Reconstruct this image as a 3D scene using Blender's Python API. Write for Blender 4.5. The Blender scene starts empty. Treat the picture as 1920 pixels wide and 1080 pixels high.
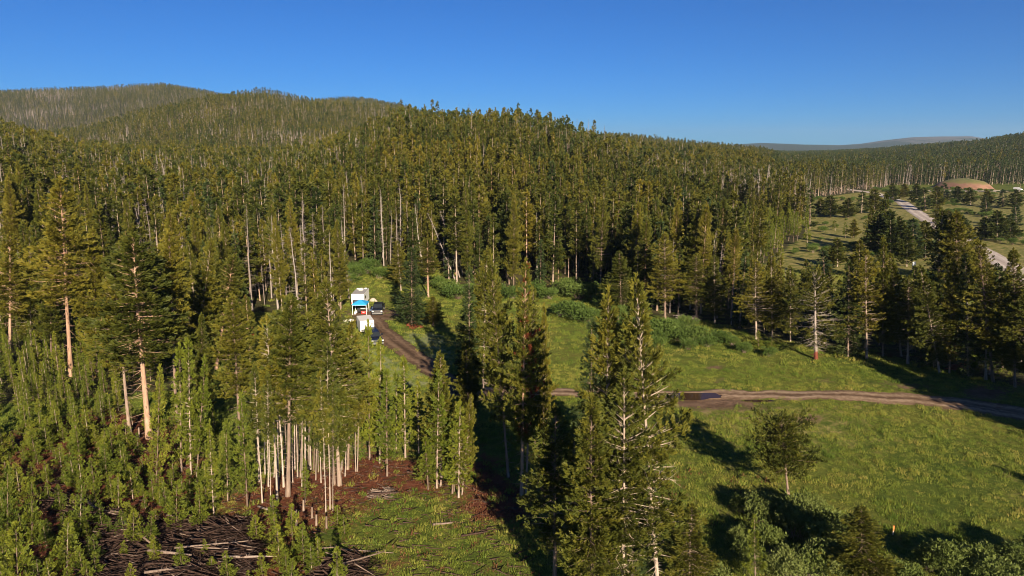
import bpy, math, random
import numpy as np
from mathutils import Vector, Matrix, Quaternion

# ------------------------------------------------------------------ camera, sky, sun, exposure
SC = bpy.context.scene
COL = SC.collection
random.seed(7)
CAM_H, PITCH, FOC = 30.0, math.radians(11.5), 1280.0
cam_d = bpy.data.cameras.new('camera'); cam = bpy.data.objects.new('camera', cam_d); COL.objects.link(cam)
cam_d.sensor_width = 36; cam_d.lens = 24; cam_d.clip_start = 0.5; cam_d.clip_end = 30000
cam.location = (0, 0, CAM_H); cam.rotation_euler = (math.pi/2 - PITCH, 0, 0)
SC.camera = cam
SUN_EL, SUN_AZ = 22.0, 164.0          # azimuth clockwise from +Y (the view direction): behind the camera, to the right
w = bpy.data.worlds.new('World'); SC.world = w; w.use_nodes = True
nt = w.node_tree; nt.nodes.clear()
sky = nt.nodes.new('ShaderNodeTexSky'); sky.sky_type = 'NISHITA'; sky.sun_disc = False
sky.sun_elevation = math.radians(SUN_EL); sky.sun_rotation = math.radians(SUN_AZ)
sky.altitude = 2000; sky.air_density = 1.0; sky.dust_density = 0.0; sky.ozone_density = 4.0
bg = nt.nodes.new('ShaderNodeBackground'); bg.inputs[1].default_value = 0.05
wo = nt.nodes.new('ShaderNodeOutputWorld')
sk = nt.nodes.new('ShaderNodeMix'); sk.data_type = 'RGBA'; sk.blend_type = 'MULTIPLY'; sk.inputs[0].default_value = 1.0   # deep blue, clear mountain air
sk.inputs[7].default_value = (0.135, 0.435, 0.80, 1); nt.links.new(sky.outputs[0], sk.inputs[6]); nt.links.new(sk.outputs[2], bg.inputs[0]); nt.links.new(bg.outputs[0], wo.inputs[0])
sd = bpy.data.lights.new('sun', 'SUN'); sun = bpy.data.objects.new('sun', sd); COL.objects.link(sun)
sd.energy = 5.0; sd.angle = math.radians(0.5); sd.color = (1.0, 0.84, 0.62)
_az, _el = math.radians(SUN_AZ), math.radians(SUN_EL)
SUNV = Vector((math.sin(_az)*math.cos(_el), math.cos(_az)*math.cos(_el), math.sin(_el)))
sun.rotation_euler = SUNV.to_track_quat('Z', 'Y').to_euler()
SC.view_settings.view_transform = 'Standard'; SC.view_settings.look = 'None'
SC.view_settings.exposure = 1.2; SC.view_settings.gamma = 1.0; SC.view_settings.use_curve_mapping = False
SC.cycles.max_bounces = 5; SC.cycles.diffuse_bounces = 3; SC.cycles.transparent_max_bounces = 6
SC.cycles.volume_bounces = 1
SC.cycles.filter_width = 1.0; SC.cycles.use_denoising = True

# ------------------------------------------------------------------ terrain height
def lin(u, pts):
    p = np.array(pts, float); return np.interp(u, p[:, 0], p[:, 1])
def sstep(t):
    t = np.clip(t, 0, 1); return t*t*(3-2*t)
def crest_z(v, D, tree):
    return CAM_H + D*(279.6 - v)/1290.0 - tree
L1_V = [(-900,215),(-300,212),(0,224),(70,246),(140,262),(250,274),(500,277),(620,258),(700,226),(750,200),(850,206),(970,209),(1050,222),(1130,250),(1250,272),(1400,280),(1480,300),(1600,322),(1680,348),(1760,372),(1850,385)]
L1_D = [(-900,480),(0,500),(400,520),(740,450),(970,400),(1130,430),(1250,540),(1400,640),(1600,760),(1850,800)]
L1_F = [(-900,60),(0,66),(200,80),(330,100),(450,116),(600,132),(900,136),(1130,140),(1300,170),(1400,215),(1480,262),(1600,400),(1700,560),(1850,700)]
L2_V = [(-900,262),(0,258),(60,245),(180,225),(330,190),(420,173),(500,168),(590,186),(660,190),(760,200),(900,225),(1080,245),(1130,241),(1200,247),(1300,257),(1420,266),(1500,286),(1600,322),(1750,400)]
L3_V = [(-900,190),(-300,182),(0,172),(100,168),(220,163),(320,158),(400,170),(470,186),(540,196),(600,186),(650,182),(700,184),(760,196),(850,230),(950,300)]
L4_V = [(1430,300),(1470,283),(1560,281),(1640,277),(1700,271),(1760,267),(1829,262),(1870,255),(1920,249),(2100,236),(2400,220),(3000,220)]
L4_D = [(1430,2800),(1560,2500),(1700,1900),(1829,1500),(1920,1250),(2200,1000),(3000,900)]
def layer(y, D, Z, F, back):
    t = np.clip((y-F)/(D-F), 0, 1)
    f = 0.5*sstep(t) + 0.5*np.sin(np.pi/2*t)
    return np.maximum(Z, 0)*np.where(y <= D, f, 1-(1-back)*sstep((y-D)/(0.6*D)))
def height(x, y):
    x = np.asarray(x, float); y = np.asarray(y, float)
    yy = np.maximum(y, 20.0)
    u = np.clip(960 + 1280*(x/yy)/0.99, -900, 3000)
    D1 = lin(u, L1_D)
    h1 = layer(yy, D1, crest_z(lin(u, L1_V), D1, 21), lin(u, L1_F), 0.35)
    h1 *= 1-sstep((u-1680)/150)
    D2 = np.full_like(u, 1150.0)
    h2 = layer(yy, D2, crest_z(lin(u, L2_V), D2, 31), 480+0*u, 0.4) * (1-sstep((u-1560)/160))
    D3 = np.full_like(u, 2100.0)
    h3 = layer(yy, D3, crest_z(lin(u, L3_V), D3, 30), 1300+0*u, 0.9)
    h3 *= 1-sstep((u-860)/120)
    D4 = lin(u, L4_D)
    h4 = layer(yy, D4, crest_z(lin(u, L4_V), D4, 24), 560+0*u, 0.9) * sstep((u-1400)/90)
    h = (h1**9 + h2**9 + h3**9 + h4**9)**(1/9)
    n = (np.sin(x*0.011+1.3+0.7*np.sin(y*0.006))*np.sin(y*0.009+0.4) + 0.5*np.sin(x*0.027+y*0.013)*np.sin(y*0.023-x*0.008+2))
    h = h*(1 + 0.07*n*np.exp(-((h-60)/80)**2)) + np.clip(h, 0, 6)*0.12*n
    m = (np.sin(x*0.21+np.sin(y*0.13))*np.sin(y*0.17+1.0)+0.6*np.sin(x*0.43+2)*np.sin(y*0.39))*0.10
    fade = np.clip((y-10)/60, 0, 1)
    return (h*sstep((y-30)/50) + m*np.exp(-(y/260)**2))
def hz(x, y): return float(height(np.array([x]), np.array([y]))[0])
cP, sP = math.cos(PITCH), math.sin(PITCH)
def ray(u, v):
    s, t = (u-960)/FOC, (540-v)/FOC
    return Vector((s, cP+t*sP, -sP+t*cP))
def at(u, v, off=0.0):
    r = ray(u, v); z = 0.0
    for _ in range(12):
        k = (z-CAM_H)/min(r.z, -0.01); z = 0.5*z+0.5*hz(r.x*k, r.y*k)
    k = (z-CAM_H)/r.z
    return Vector((r.x*k, r.y*k, z+off))
def proj(x, y, z):
    dz = z-CAM_H
    dep = y*cP - dz*sP; up = y*sP + dz*cP
    return 960+FOC*x/dep, 540-FOC*up/dep
def flat_v(y): return 540-FOC*(y*sP-CAM_H*cP)/(y*cP+CAM_H*sP)

# ------------------------------------------------------------------ materials
def newmat(name):
    m = bpy.data.materials.new(name); m.use_nodes = True
    t = m.node_tree; t.nodes.clear()
    o = t.nodes.new('ShaderNodeOutputMaterial'); b = t.nodes.new('ShaderNodeBsdfPrincipled')
    t.links.new(b.outputs[0], o.inputs[0]); return m, t, b
def N(t, kind, **kw):
    n = t.nodes.new(kind)
    for k, v in kw.items(): setattr(n, k, v)
    return n
def mixc(t, f, a, b, blend='MIX'):
    n = N(t, 'ShaderNodeMix', data_type='RGBA', blend_type=blend)
    for s, val in ((0, f), (6, a), (7, b)):
        if isinstance(val, bpy.types.NodeSocket): t.links.new(val, n.inputs[s])
        elif s == 0: n.inputs[0].default_value = val
        else: n.inputs[s].default_value = (*val, 1)
    return n.outputs[2]
def mth(t, op, a, b=0.0, clamp=False):
    n = N(t, 'ShaderNodeMath', operation=op, use_clamp=clamp)
    for s, val in ((0, a), (1, b)):
        if isinstance(val, bpy.types.NodeSocket): t.links.new(val, n.inputs[s])
        else: n.inputs[s].default_value = val
    return n.outputs[0]
def noise(t, vec, scale, detail=3, rough=0.55):
    n = N(t, 'ShaderNodeTexNoise'); n.inputs['Scale'].default_value = scale; n.inputs['Detail'].default_value = detail; n.inputs['Roughness'].default_value = rough
    t.links.new(vec, n.inputs['Vector']); return n.outputs[0]
def ramp(t, fac, stops):
    n = N(t, 'ShaderNodeValToRGB'); e = n.color_ramp.elements
    while len(e) < len(stops): e.new(0.5)
    for i, (p, c) in enumerate(stops): e[i].position = p; e[i].color = (*c, 1) if len(c) == 3 else c
    t.links.new(fac, n.inputs[0]); return n.outputs[0]
def foliage(name, stops, red=None, rough=0.6, spec=0.18, trans=0.0, stand_scale=0.03, stand_amp=0.9):
    """needle colour varies from tree to tree, from stand to stand and from tuft to tuft"""
    m, t, b = newmat(name)
    oi = N(t, 'ShaderNodeObjectInfo'); geo = N(t, 'ShaderNodeNewGeometry')
    at_ = N(t, 'ShaderNodeAttribute', attribute_name='tint')
    stand = noise(t, oi.outputs['Location'], stand_scale, 4, 0.65)
    r = mth(t, 'ADD', mth(t, 'MULTIPLY', oi.outputs['Random'], 0.42), mth(t, 'MULTIPLY', at_.outputs['Fac'], 0.48))
    r = mth(t, 'ADD', r, mth(t, 'MULTIPLY', mth(t, 'SUBTRACT', stand, 0.5), stand_amp), True)
    c = ramp(t, r, stops)
    if red:
        ar = N(t, 'ShaderNodeAttribute', attribute_name='red')
        c = mixc(t, ar.outputs['Fac'], c, red)
    t.links.new(c, b.inputs['Base Color'])
    b.inputs['Roughness'].default_value = rough; b.inputs['Specular IOR Level'].default_value = spec
    if trans:
        tr = N(t, 'ShaderNodeBsdfTranslucent'); t.links.new(c, tr.inputs[0]); ms = N(t, 'ShaderNodeMixShader'); ms.inputs[0].default_value = trans
        o = [n for n in t.nodes if n.type == 'OUTPUT_MATERIAL'][0]
        t.links.new(b.outputs[0], ms.inputs[1]); t.links.new(tr.outputs[0], ms.inputs[2]); t.links.new(ms.outputs[0], o.inputs[0])
    return m
def bark(name, a, b_, c, scale=1.2):
    m, t, b = newmat(name)
    tc = N(t, 'ShaderNodeTexCoord'); oi = N(t, 'ShaderNodeObjectInfo')
    mp = N(t, 'ShaderNodeMapping'); mp.inputs['Scale'].default_value = (6, 6, 0.9); t.links.new(tc.outputs['Object'], mp.inputs[0])
    n = noise(t, mp.outputs[0], scale, 4, 0.65)
    f = mth(t, 'ADD', mth(t, 'MULTIPLY', oi.outputs['Random'], 0.35), mth(t, 'MULTIPLY', n, 0.65))
    t.links.new(ramp(t, f, [(0.25, a), (0.5, b_), (0.75, c)]), b.inputs['Base Color'])
    b.inputs['Roughness'].default_value = 0.9; b.inputs['Specular IOR Level'].default_value = 0.1
    return m
M = {}
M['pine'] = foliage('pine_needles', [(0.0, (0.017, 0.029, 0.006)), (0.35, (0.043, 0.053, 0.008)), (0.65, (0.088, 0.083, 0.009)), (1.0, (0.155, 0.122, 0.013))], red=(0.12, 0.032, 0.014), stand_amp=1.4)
M['sunlitpine'] = foliage('sunlit_tone_pine_needles', [(0.0, (0.026, 0.038, 0.007)), (0.35, (0.064, 0.071, 0.009)), (0.65, (0.118, 0.107, 0.012)), (1.0, (0.190, 0.150, 0.018))], red=(0.12, 0.032, 0.014), stand_amp=0.5)  # brighter copy of the pine needles, sunlit gold put into the colour
M['young'] = foliage('young_needles', [(0.0, (0.045, 0.070, 0.009)), (0.5, (0.105, 0.125, 0.012)), (1.0, (0.19, 0.180, 0.020))])
M['fir'] = foliage('fir_needles', [(0.0, (0.020, 0.036, 0.012)), (0.5, (0.036, 0.052, 0.013)), (1.0, (0.062, 0.072, 0.014))])
M['willow'] = foliage('willow_leaves', [(0.0, (0.075, 0.105, 0.018)), (0.5, (0.125, 0.155, 0.038)), (1.0, (0.19, 0.205, 0.070))], trans=0.15)
M['shrub'] = foliage('shrub_leaves', [(0.0, (0.040, 0.075, 0.014)), (0.5, (0.078, 0.120, 0.023)), (1.0, (0.135, 0.170, 0.040))], trans=0.15)
M['grassb'] = foliage('grass_blades', [(0.0, (0.075, 0.125, 0.018)), (0.35, (0.150, 0.195, 0.027)), (0.65, (0.230, 0.240, 0.042)), (1.0, (0.33, 0.27, 0.075))], trans=0.2, stand_scale=0.13, stand_amp=1.9)
M['browncover'] = foliage('brown_ground_plants', [(0.0, (0.070, 0.028, 0.014)), (0.6, (0.120, 0.055, 0.025)), (1.0, (0.130, 0.100, 0.030))])
M['bark'] = bark('pine_bark', (0.11, 0.075, 0.055), (0.24, 0.175, 0.135), (0.42, 0.34, 0.275))
M['palebark'] = bark('pale_pole_bark', (0.13, 0.095, 0.075), (0.31, 0.245, 0.195), (0.52, 0.44, 0.37))
M['orangebark'] = bark('orange_pine_bark', (0.17, 0.10, 0.065), (0.34, 0.215, 0.145), (0.52, 0.38, 0.29))
M['deadbark'] = bark('dead_grey_wood', (0.12, 0.095, 0.085), (0.22, 0.185, 0.165), (0.36, 0.315, 0.29))
M['redbark'] = bark('reddish_bark', (0.16, 0.04, 0.025), (0.26, 0.075, 0.045), (0.34, 0.16, 0.10))
M['footbark'] = bark('red_foot_bark', (0.15, 0.11, 0.09), (0.26, 0.21, 0.18), (0.40, 0.35, 0.31))
def _foot(m):
    t = m.node_tree; b = [n for n in t.nodes if n.type == 'BSDF_PRINCIPLED'][0]; src = b.inputs['Base Color'].links[0].from_socket
    tc = N(t, 'ShaderNodeTexCoord'); sp = N(t, 'ShaderNodeSeparateXYZ'); t.links.new(tc.outputs['Object'], sp.inputs[0])
    f = mth(t, 'MULTIPLY', mth(t, 'SUBTRACT', 1.5, sp.outputs[2]), 3.0, True)
    t.links.new(mixc(t, f, src, (0.16, 0.048, 0.032)), b.inputs['Base Color'])
_foot(M['footbark'])
M['slash'] = bark('logging_debris', (0.032, 0.019, 0.015), (0.085, 0.053, 0.042), (0.21, 0.155, 0.125))
M['log'] = bark('weathered_log', (0.10, 0.070, 0.055), (0.22, 0.165, 0.135), (0.40, 0.33, 0.275))
def plain(name, col, rough=0.5, metal=0.0, spec=0.5, var=0.12):
    m, t, b = newmat(name)
    tc = N(t, 'ShaderNodeTexCoord'); n = noise(t, tc.outputs['Object'], 3.0, 4)
    c = mixc(t, n, tuple(x*(1-var) for x in col), tuple(min(1, x*(1+var)) for x in col))
    t.links.new(c, b.inputs['Base Color']); b.inputs['Roughness'].default_value = rough
    b.inputs['Metallic'].default_value = metal; b.inputs['Specular IOR Level'].default_value = spec
    return m
M['white'] = plain('white_siding', (0.78, 0.78, 0.77), 0.4)
M['offwhite'] = plain('off_white_plastic', (0.66, 0.65, 0.61), 0.5)
M['roofgrey'] = plain('trailer_roof', (0.30, 0.29, 0.29), 0.7)
M['black'] = plain('black_paint', (0.012, 0.013, 0.018), 0.25)
M['navy'] = plain('navy_paint', (0.010, 0.012, 0.024), 0.22)
M['glass'] = plain('dark_glass', (0.02, 0.025, 0.03), 0.08)
M['chrome'] = plain('chrome', (0.75, 0.75, 0.76), 0.2, 0.9)
M['rubber'] = plain('rubber', (0.02, 0.02, 0.02), 0.85)
M['blue'] = plain('blue_canopy_fabric', (0.02, 0.30, 0.62), 0.7)
M['bluegrey'] = plain('blue_grey_fabric', (0.16, 0.24, 0.42), 0.8)
M['red'] = plain('red_plastic', (0.50, 0.03, 0.025), 0.4)
M['dark'] = plain('dark_fabric_and_shade', (0.02, 0.02, 0.025), 0.9)
M['lamp'] = plain('headlamp_glass', (0.85, 0.85, 0.82), 0.1)
M['orange'] = plain('orange_marker', (0.75, 0.22, 0.06), 0.6)
M['rock'] = plain('pale_rock', (0.36, 0.31, 0.27), 0.9, var=0.3)
M['tan'] = plain('tan_canvas', (0.50, 0.42, 0.32), 0.8)

def ground_mat():
    m, t, b = newmat('ground_cover')
    tc = N(t, 'ShaderNodeTexCoord'); P = tc.outputs['Object']
    n1 = noise(t, P, 0.06, 4); n2 = noise(t, P, 0.5, 5, 0.65); n3 = noise(t, P, 3.0, 6, 0.7)
    g = ramp(t, mth(t, 'ADD', mth(t, 'MULTIPLY', n1, 0.5), mth(t, 'MULTIPLY', n2, 0.5)), [(0.33, (0.060, 0.105, 0.014)), (0.46, (0.120, 0.160, 0.022)), (0.56, (0.185, 0.195, 0.034)), (0.68, (0.24, 0.20, 0.055))])
    g = mixc(t, mth(t, 'MULTIPLY', n3, 0.9, True), g, (0.030, 0.036, 0.012))
    duff = ramp(t, mth(t, 'ADD', mth(t, 'MULTIPLY', n2, 0.5), mth(t, 'MULTIPLY', n3, 0.5)), [(0.35, (0.040, 0.020, 0.012)), (0.5, (0.115, 0.038, 0.022)), (0.62, (0.165, 0.065, 0.036)), (0.75, (0.20, 0.13, 0.085))])
    forest = ramp(t, n2, [(0.35, (0.028, 0.030, 0.012)), (0.55, (0.055, 0.050, 0.022)), (0.7, (0.085, 0.065, 0.035))])
    dry = ramp(t, n2, [(0.35, (0.17, 0.155, 0.045)), (0.65, (0.26, 0.215, 0.085))])
    pale = ramp(t, n2, [(0.35, (0.14, 0.18, 0.065)), (0.65, (0.24, 0.25, 0.12))])
    dirt = ramp(t, n2, [(0.3, (0.085, 0.050, 0.032)), (0.7, (0.19, 0.125, 0.085))])
    def masked(name, c0, c1, k=2.2):
        a = N(t, 'ShaderNodeAttribute', attribute_name=name)
        f = mth(t, 'ADD', a.outputs['Fac'], mth(t, 'MULTIPLY', mth(t, 'SUBTRACT', mth(t, 'ADD', mth(t, 'MULTIPLY', n2, 0.6), mth(t, 'MULTIPLY', n3, 0.4)), 0.5), k))
        f = mth(t, 'MULTIPLY', mth(t, 'SUBTRACT', f, 0.35), 3.5, True)
        return mixc(t, f, c0, c1)
    g = masked('drygrass', g, dry); g = masked('palegrass', g, pale)
    g = masked('forestfloor', g, forest); g = masked('duff', g, duff); g = masked('dirt', g, dirt, 1.2)
    t.links.new(g, b.inputs['Base Color']); b.inputs['Roughness'].default_value = 0.95; b.inputs['Specular IOR Level'].default_value = 0.1
    bp = N(t, 'ShaderNodeBump'); bp.inputs['Strength'].default_value = 0.9; bp.inputs['Distance'].default_value = 0.35
    t.links.new(mth(t, 'ADD', mth(t, 'MULTIPLY', n2, 0.5), mth(t, 'MULTIPLY', n3, 0.6)), bp.inputs['Height']); t.links.new(bp.outputs[0], b.inputs['Normal'])
    return m
M['ground'] = ground_mat()
def road_mat(name, a, b_, c):
    m, t, b = newmat(name)
    tc = N(t, 'ShaderNodeTexCoord'); uv = N(t, 'ShaderNodeUVMap'); 
    mp = N(t, 'ShaderNodeMapping'); mp.inputs['Scale'].default_value = (0.25, 7, 1); t.links.new(uv.outputs[0], mp.inputs[0])
    n1 = noise(t, mp.outputs[0], 1.0, 4, 0.6); n2 = noise(t, tc.outputs['Object'], 1.3, 6, 0.7)
    f = mth(t, 'ADD', mth(t, 'MULTIPLY', n1, 0.5), mth(t, 'MULTIPLY', n2, 0.5))
    su = N(t, 'ShaderNodeSeparateXYZ'); t.links.new(uv.outputs[0], su.inputs[0])
    off = mth(t, 'ABSOLUTE', mth(t, 'SUBTRACT', mth(t, 'ABSOLUTE', mth(t, 'SUBTRACT', su.outputs[1], 0.5)), 0.22))
    f = mth(t, 'ADD', f, mth(t, 'MULTIPLY', mth(t, 'SUBTRACT', 0.10, off), 0.9))          # packed, paler wheel lanes, darker crown and verges
    t.links.new(ramp(t, f, [(0.36, a), (0.5, b_), (0.62, c)]), b.inputs['Base Color']); b.inputs['Roughness'].default_value = 0.9
    b.inputs['Specular IOR Level'].default_value = 0.15
    bp = N(t, 'ShaderNodeBump'); bp.inputs['Strength'].default_value = 0.7; bp.inputs['Distance'].default_value = 0.12
    t.links.new(f, bp.inputs['Height']); t.links.new(bp.outputs[0], b.inputs['Normal'])
    return m
M['dirtroad'] = road_mat('dirt_road', (0.095, 0.058, 0.036), (0.20, 0.135, 0.088), (0.32, 0.23, 0.155))
M['trackroad'] = road_mat('camp_track', (0.065, 0.040, 0.025), (0.125, 0.078, 0.048), (0.19, 0.125, 0.08))
M['gravel'] = road_mat('gravel_road', (0.30, 0.25, 0.22), (0.40, 0.34, 0.30), (0.50, 0.44, 0.39))
def earth_mat():
    m, t, b = newmat('cut_bank')
    tc = N(t, 'ShaderNodeTexCoord'); sp = N(t, 'ShaderNodeSeparateXYZ'); t.links.new(tc.outputs['Object'], sp.inputs[0])
    n = noise(t, tc.outputs['Object'], 0.15, 4)
    e = ramp(t, n, [(0.35, (0.15, 0.075, 0.048)), (0.65, (0.26, 0.14, 0.09))]); g = ramp(t, n, [(0.35, (0.09, 0.10, 0.025)), (0.65, (0.15, 0.13, 0.04))])
    f = mth(t, 'MULTIPLY', mth(t, 'SUBTRACT', mth(t, 'ADD', mth(t, 'MULTIPLY', sp.outputs[2], 0.16), mth(t, 'MULTIPLY', n, 0.8)), 1.0), 4, True)
    t.links.new(mixc(t, f, e, g), b.inputs['Base Color']); b.inputs['Roughness'].default_value = 0.95
    return m
M['earth'] = earth_mat()
def water_mat():
    m, t, b = newmat('muddy_water')
    b.inputs['Base Color'].default_value = (0.045, 0.026, 0.016, 1); b.inputs['Roughness'].default_value = 0.04; b.inputs['IOR'].default_value = 1.33
    b.inputs['Specular IOR Level'].default_value = 0.35
    return m
M['water'] = water_mat()
def mountain_mat():
    m, t, b = newmat('forested_mountain')
    tc = N(t, 'ShaderNodeTexCoord'); P = tc.outputs['Object']
    mp = N(t, 'ShaderNodeMapping'); mp.inputs['Scale'].default_value = (1, 0.45, 1.0); t.links.new(P, mp.inputs[0])
    n = noise(t, mp.outputs[0], 0.006, 5, 0.6); n2 = noise(t, P, 0.05, 3, 0.7)
    rk = N(t, 'ShaderNodeAttribute', attribute_name='rock')
    f = mth(t, 'MULTIPLY', mth(t, 'SUBTRACT', mth(t, 'ADD', n, mth(t, 'MULTIPLY', rk.outputs['Fac'], 0.45)), 0.74), 9, True)
    fo = ramp(t, n2, [(0.35, (0.022, 0.032, 0.014)), (0.65, (0.060, 0.066, 0.028))])
    t.links.new(mixc(t, f, fo, (0.13, 0.11, 0.10)), b.inputs['Base Color']); b.inputs['Roughness'].default_value = 1.0; b.inputs['Specular IOR Level'].default_value = 0.0
    bp = N(t, 'ShaderNodeBump'); bp.inputs['Strength'].default_value = 1.0; bp.inputs['Distance'].default_value = 14
    t.links.new(n2, bp.inputs['Height']); t.links.new(bp.outputs[0], b.inputs['Normal'])
    return m
M['mountain'] = mountain_mat()

# ------------------------------------------------------------------ mesh helpers
def mesh_np(name, V, F, mats, midx=None, attrs=None, smooth=False, uv=None):
    """V (n,3), F (m,k) with one k"""
    V = np.asarray(V, np.float32); F = np.asarray(F, np.int32)
    me = bpy.data.meshes.new(name); k = F.shape[1]
    me.vertices.add(len(V)); me.vertices.foreach_set('co', V.ravel())
    me.loops.add(F.size); me.loops.foreach_set('vertex_index', F.ravel())
    me.polygons.add(len(F)); me.polygons.foreach_set('loop_start', np.arange(0, F.size, k, dtype=np.int32))
    try: me.polygons.foreach_set('loop_total', np.full(len(F), k, np.int32))
    except Exception: pass
    for mt in mats: me.materials.append(M[mt] if isinstance(mt, str) else mt)
    if midx is not None: me.polygons.foreach_set('material_index', np.asarray(midx, np.int32))
    if smooth: me.polygons.foreach_set('use_smooth', np.ones(len(F), bool))
    for nm, (dom, vals) in (attrs or {}).items():
        a = me.attributes.new(nm, 'FLOAT', dom); a.data.foreach_set('value', np.asarray(vals, np.float32))
    if uv is not None:
        l = me.uv_layers.new(name='UVMap'); l.data.foreach_set('uv', np.asarray(uv, np.float32)[F.ravel()].ravel())
    me.update(calc_edges=True)
    return me
def link(name, me, parent=None, loc=None, **props):
    o = bpy.data.objects.new(name, me); COL.objects.link(o)
    if parent: o.parent = parent
    if loc is not None: o.location = loc
    for k, v in props.items(): o[k] = v
    return o

# ground masks painted by what grows where
def inpoly(px, py, poly):
    r = np.zeros(px.shape, bool); n = len(poly); j = n-1
    for i in range(n):
        xi, yi = poly[i]; xj, yj = poly[j]
        c = ((yi > py) != (yj > py)) & (px < (xj-xi)*(py-yi)/((yj-yi) or 1e-9)+xi)
        r ^= c; j = i
    return r
def wpoly(pix): return [tuple(at(u, v)[:2]) for u, v in pix]
def softpoly(x, y, poly, soft=2.0):
    out = np.zeros(x.shape)
    for dx, dy in ((0,0),(1,0),(-1,0),(0,1),(0,-1),(.7,.7),(-.7,.7),(.7,-.7),(-.7,-.7)):
        out += inpoly(x+dx*soft, y+dy*soft, poly)
    return out/9
EDGE = [(-900,780),(0,770),(200,745),(380,725),(420,668),(470,645),(560,606),(640,600),(648,520),(700,505),(800,505),(850,545),(960,548),(1080,540),(1130,560),(1200,590),(1330,602),(1430,630),(1530,648),(1620,662),(1700,675),(1800,700),(1900,722),(2100,770),(2600,900),(3000,1000)]
def pixflat(x, y):
    yy = np.maximum(y, 20); dep = yy*cP+CAM_H*sP
    return 960+FOC*x/dep, 540-FOC*(yy*sP-CAM_H*cP)/dep
def clearing(u, v): return (((u-497)/52)**2+((v-628)/42)**2) < 1
def forest_mask(x, y):
    u, v = pixflat(x, y)
    e = np.interp(u, *np.array(EDGE, float).T)
    m = (v < e) & ~clearing(u, v)
    h = height(x, y)
    ye = (0.98+0.1994*(540-e)/1280)/(0.1994-0.98*(540-e)/1280)*CAM_H
    valley = (u > np.interp(v, [370, 440, 500], [1500, 1512, 1425])) & (y > ye+22) & (h < 2.2)
    tail = (u > 1480) & (u < 1700) & (y > np.interp(u, [1480, 1612, 1660, 1700], [395, 490, 560, 720])) & (y < 1100)
    return (m & ~valley) | tail, valley & ~tail
def axis(a, b, s, n):
    t = np.linspace(np.arcsinh(a/s), np.arcsinh(b/s), n); return s*np.sinh(t)
gx = axis(-9000, 9000, 90, 500); gy = np.concatenate([np.linspace(-2500, 10, 16)[:-1], 10+axis(0, 13000, 110, 480)])
X, Y = np.meshgrid(gx, gy); Z = height(X, Y)
POLY_DUFF = [wpoly([(390,1000),(420,930),(480,900),(540,870),(640,870),(690,830),(790,860),(880,880),(880,940),(760,930),(690,945),(640,985),(600,1010),(520,1030),(400,1040)]),
             wpoly([(870,990),(850,900),(880,830),(930,860),(960,900),(1010,930),(1010,985)]),
             wpoly([(-200,1120),(-200,870),(60,800),(200,760),(330,790),(400,880),(380,960),(620,1040),(660,1110),(660,1200),(-300,1200)])]
POLY_PALE = [wpoly([(640,660),(690,650),(760,680),(800,710),(800,740),(700,740),(650,700)]), wpoly([(740,620),(830,625),(850,690),(800,680)])]
def ground_masks(x, y):
    u, v = pixflat(x, y)
    fm, val = forest_mask(x, y)
    hh = height(x, y)
    duff = np.zeros(x.shape)
    for i, p in enumerate(POLY_DUFF): duff = np.maximum(duff, softpoly(x, y, p, 1.6)*(0.72, 0.75, 0.80)[i])
    mott = np.sin(x*0.9+2*np.sin(y*0.35))*np.sin(y*1.1+1.7*np.sin(x*0.3))
    zone = (v > 850) & (u > 560) & (u < 1030)
    duff = np.maximum(duff, zone*np.clip(0.10+0.5*mott, 0, 1)*0.75)
    pale = np.zeros(x.shape)
    for p in POLY_PALE: pale = np.maximum(pale, softpoly(x, y, p, 2)*0.8)
    dry = val*0.55*(y < 520)
    dry = np.maximum(dry, ((v < 1075) & (v > 760) & (u > 1250))*np.clip(0.22+0.3*np.sin(x*0.12+1)*np.sin(y*0.15), 0, 1))
    dirt = np.zeros(x.shape)
    for cu, cv, ru, rv, s in ((1345,689,20,5,0.9),(1348,716,13,6,1.0),(1515,787,40,7,0.9),(1545,714,40,6,0.6),(1660,752,60,10,0.7),(1420,762,70,5,0.8),(705,590,70,14,0.8),(690,560,30,4,0.5),(1850,735,60,16,0.8),(1330,755,100,14,0.9),(640,608,30,14,0.5),(1640,718,70,8,0.45),(1700,725,60,10,0.6),(1560,745,200,9,0.5),(1760,770,60,10,0.5)):
        d = ((u-cu)/ru)**2+((v-cv)/rv)**2; dirt = np.maximum(dirt, s*np.exp(-d*0.8))
    return dict(forestfloor=np.where(fm | ((hh > 2.2) & (y > 90)), 0.9, 0.0), duff=duff, palegrass=pale, drygrass=dry, dirt=dirt)
msk = ground_masks(X, Y)
ny, nx = X.shape
I = np.arange(ny*nx).reshape(ny, nx)
F = np.stack([I[:-1,:-1], I[:-1,1:], I[1:,1:], I[1:,:-1]], -1).reshape(-1, 4)
gm = mesh_np('ground', np.stack([X, Y, Z], -1).reshape(-1, 3), F, ['ground'], attrs={k: ('POINT', v.ravel()) for k, v in msk.items()}, smooth=True)
link('ground', gm, kind='structure')

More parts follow.
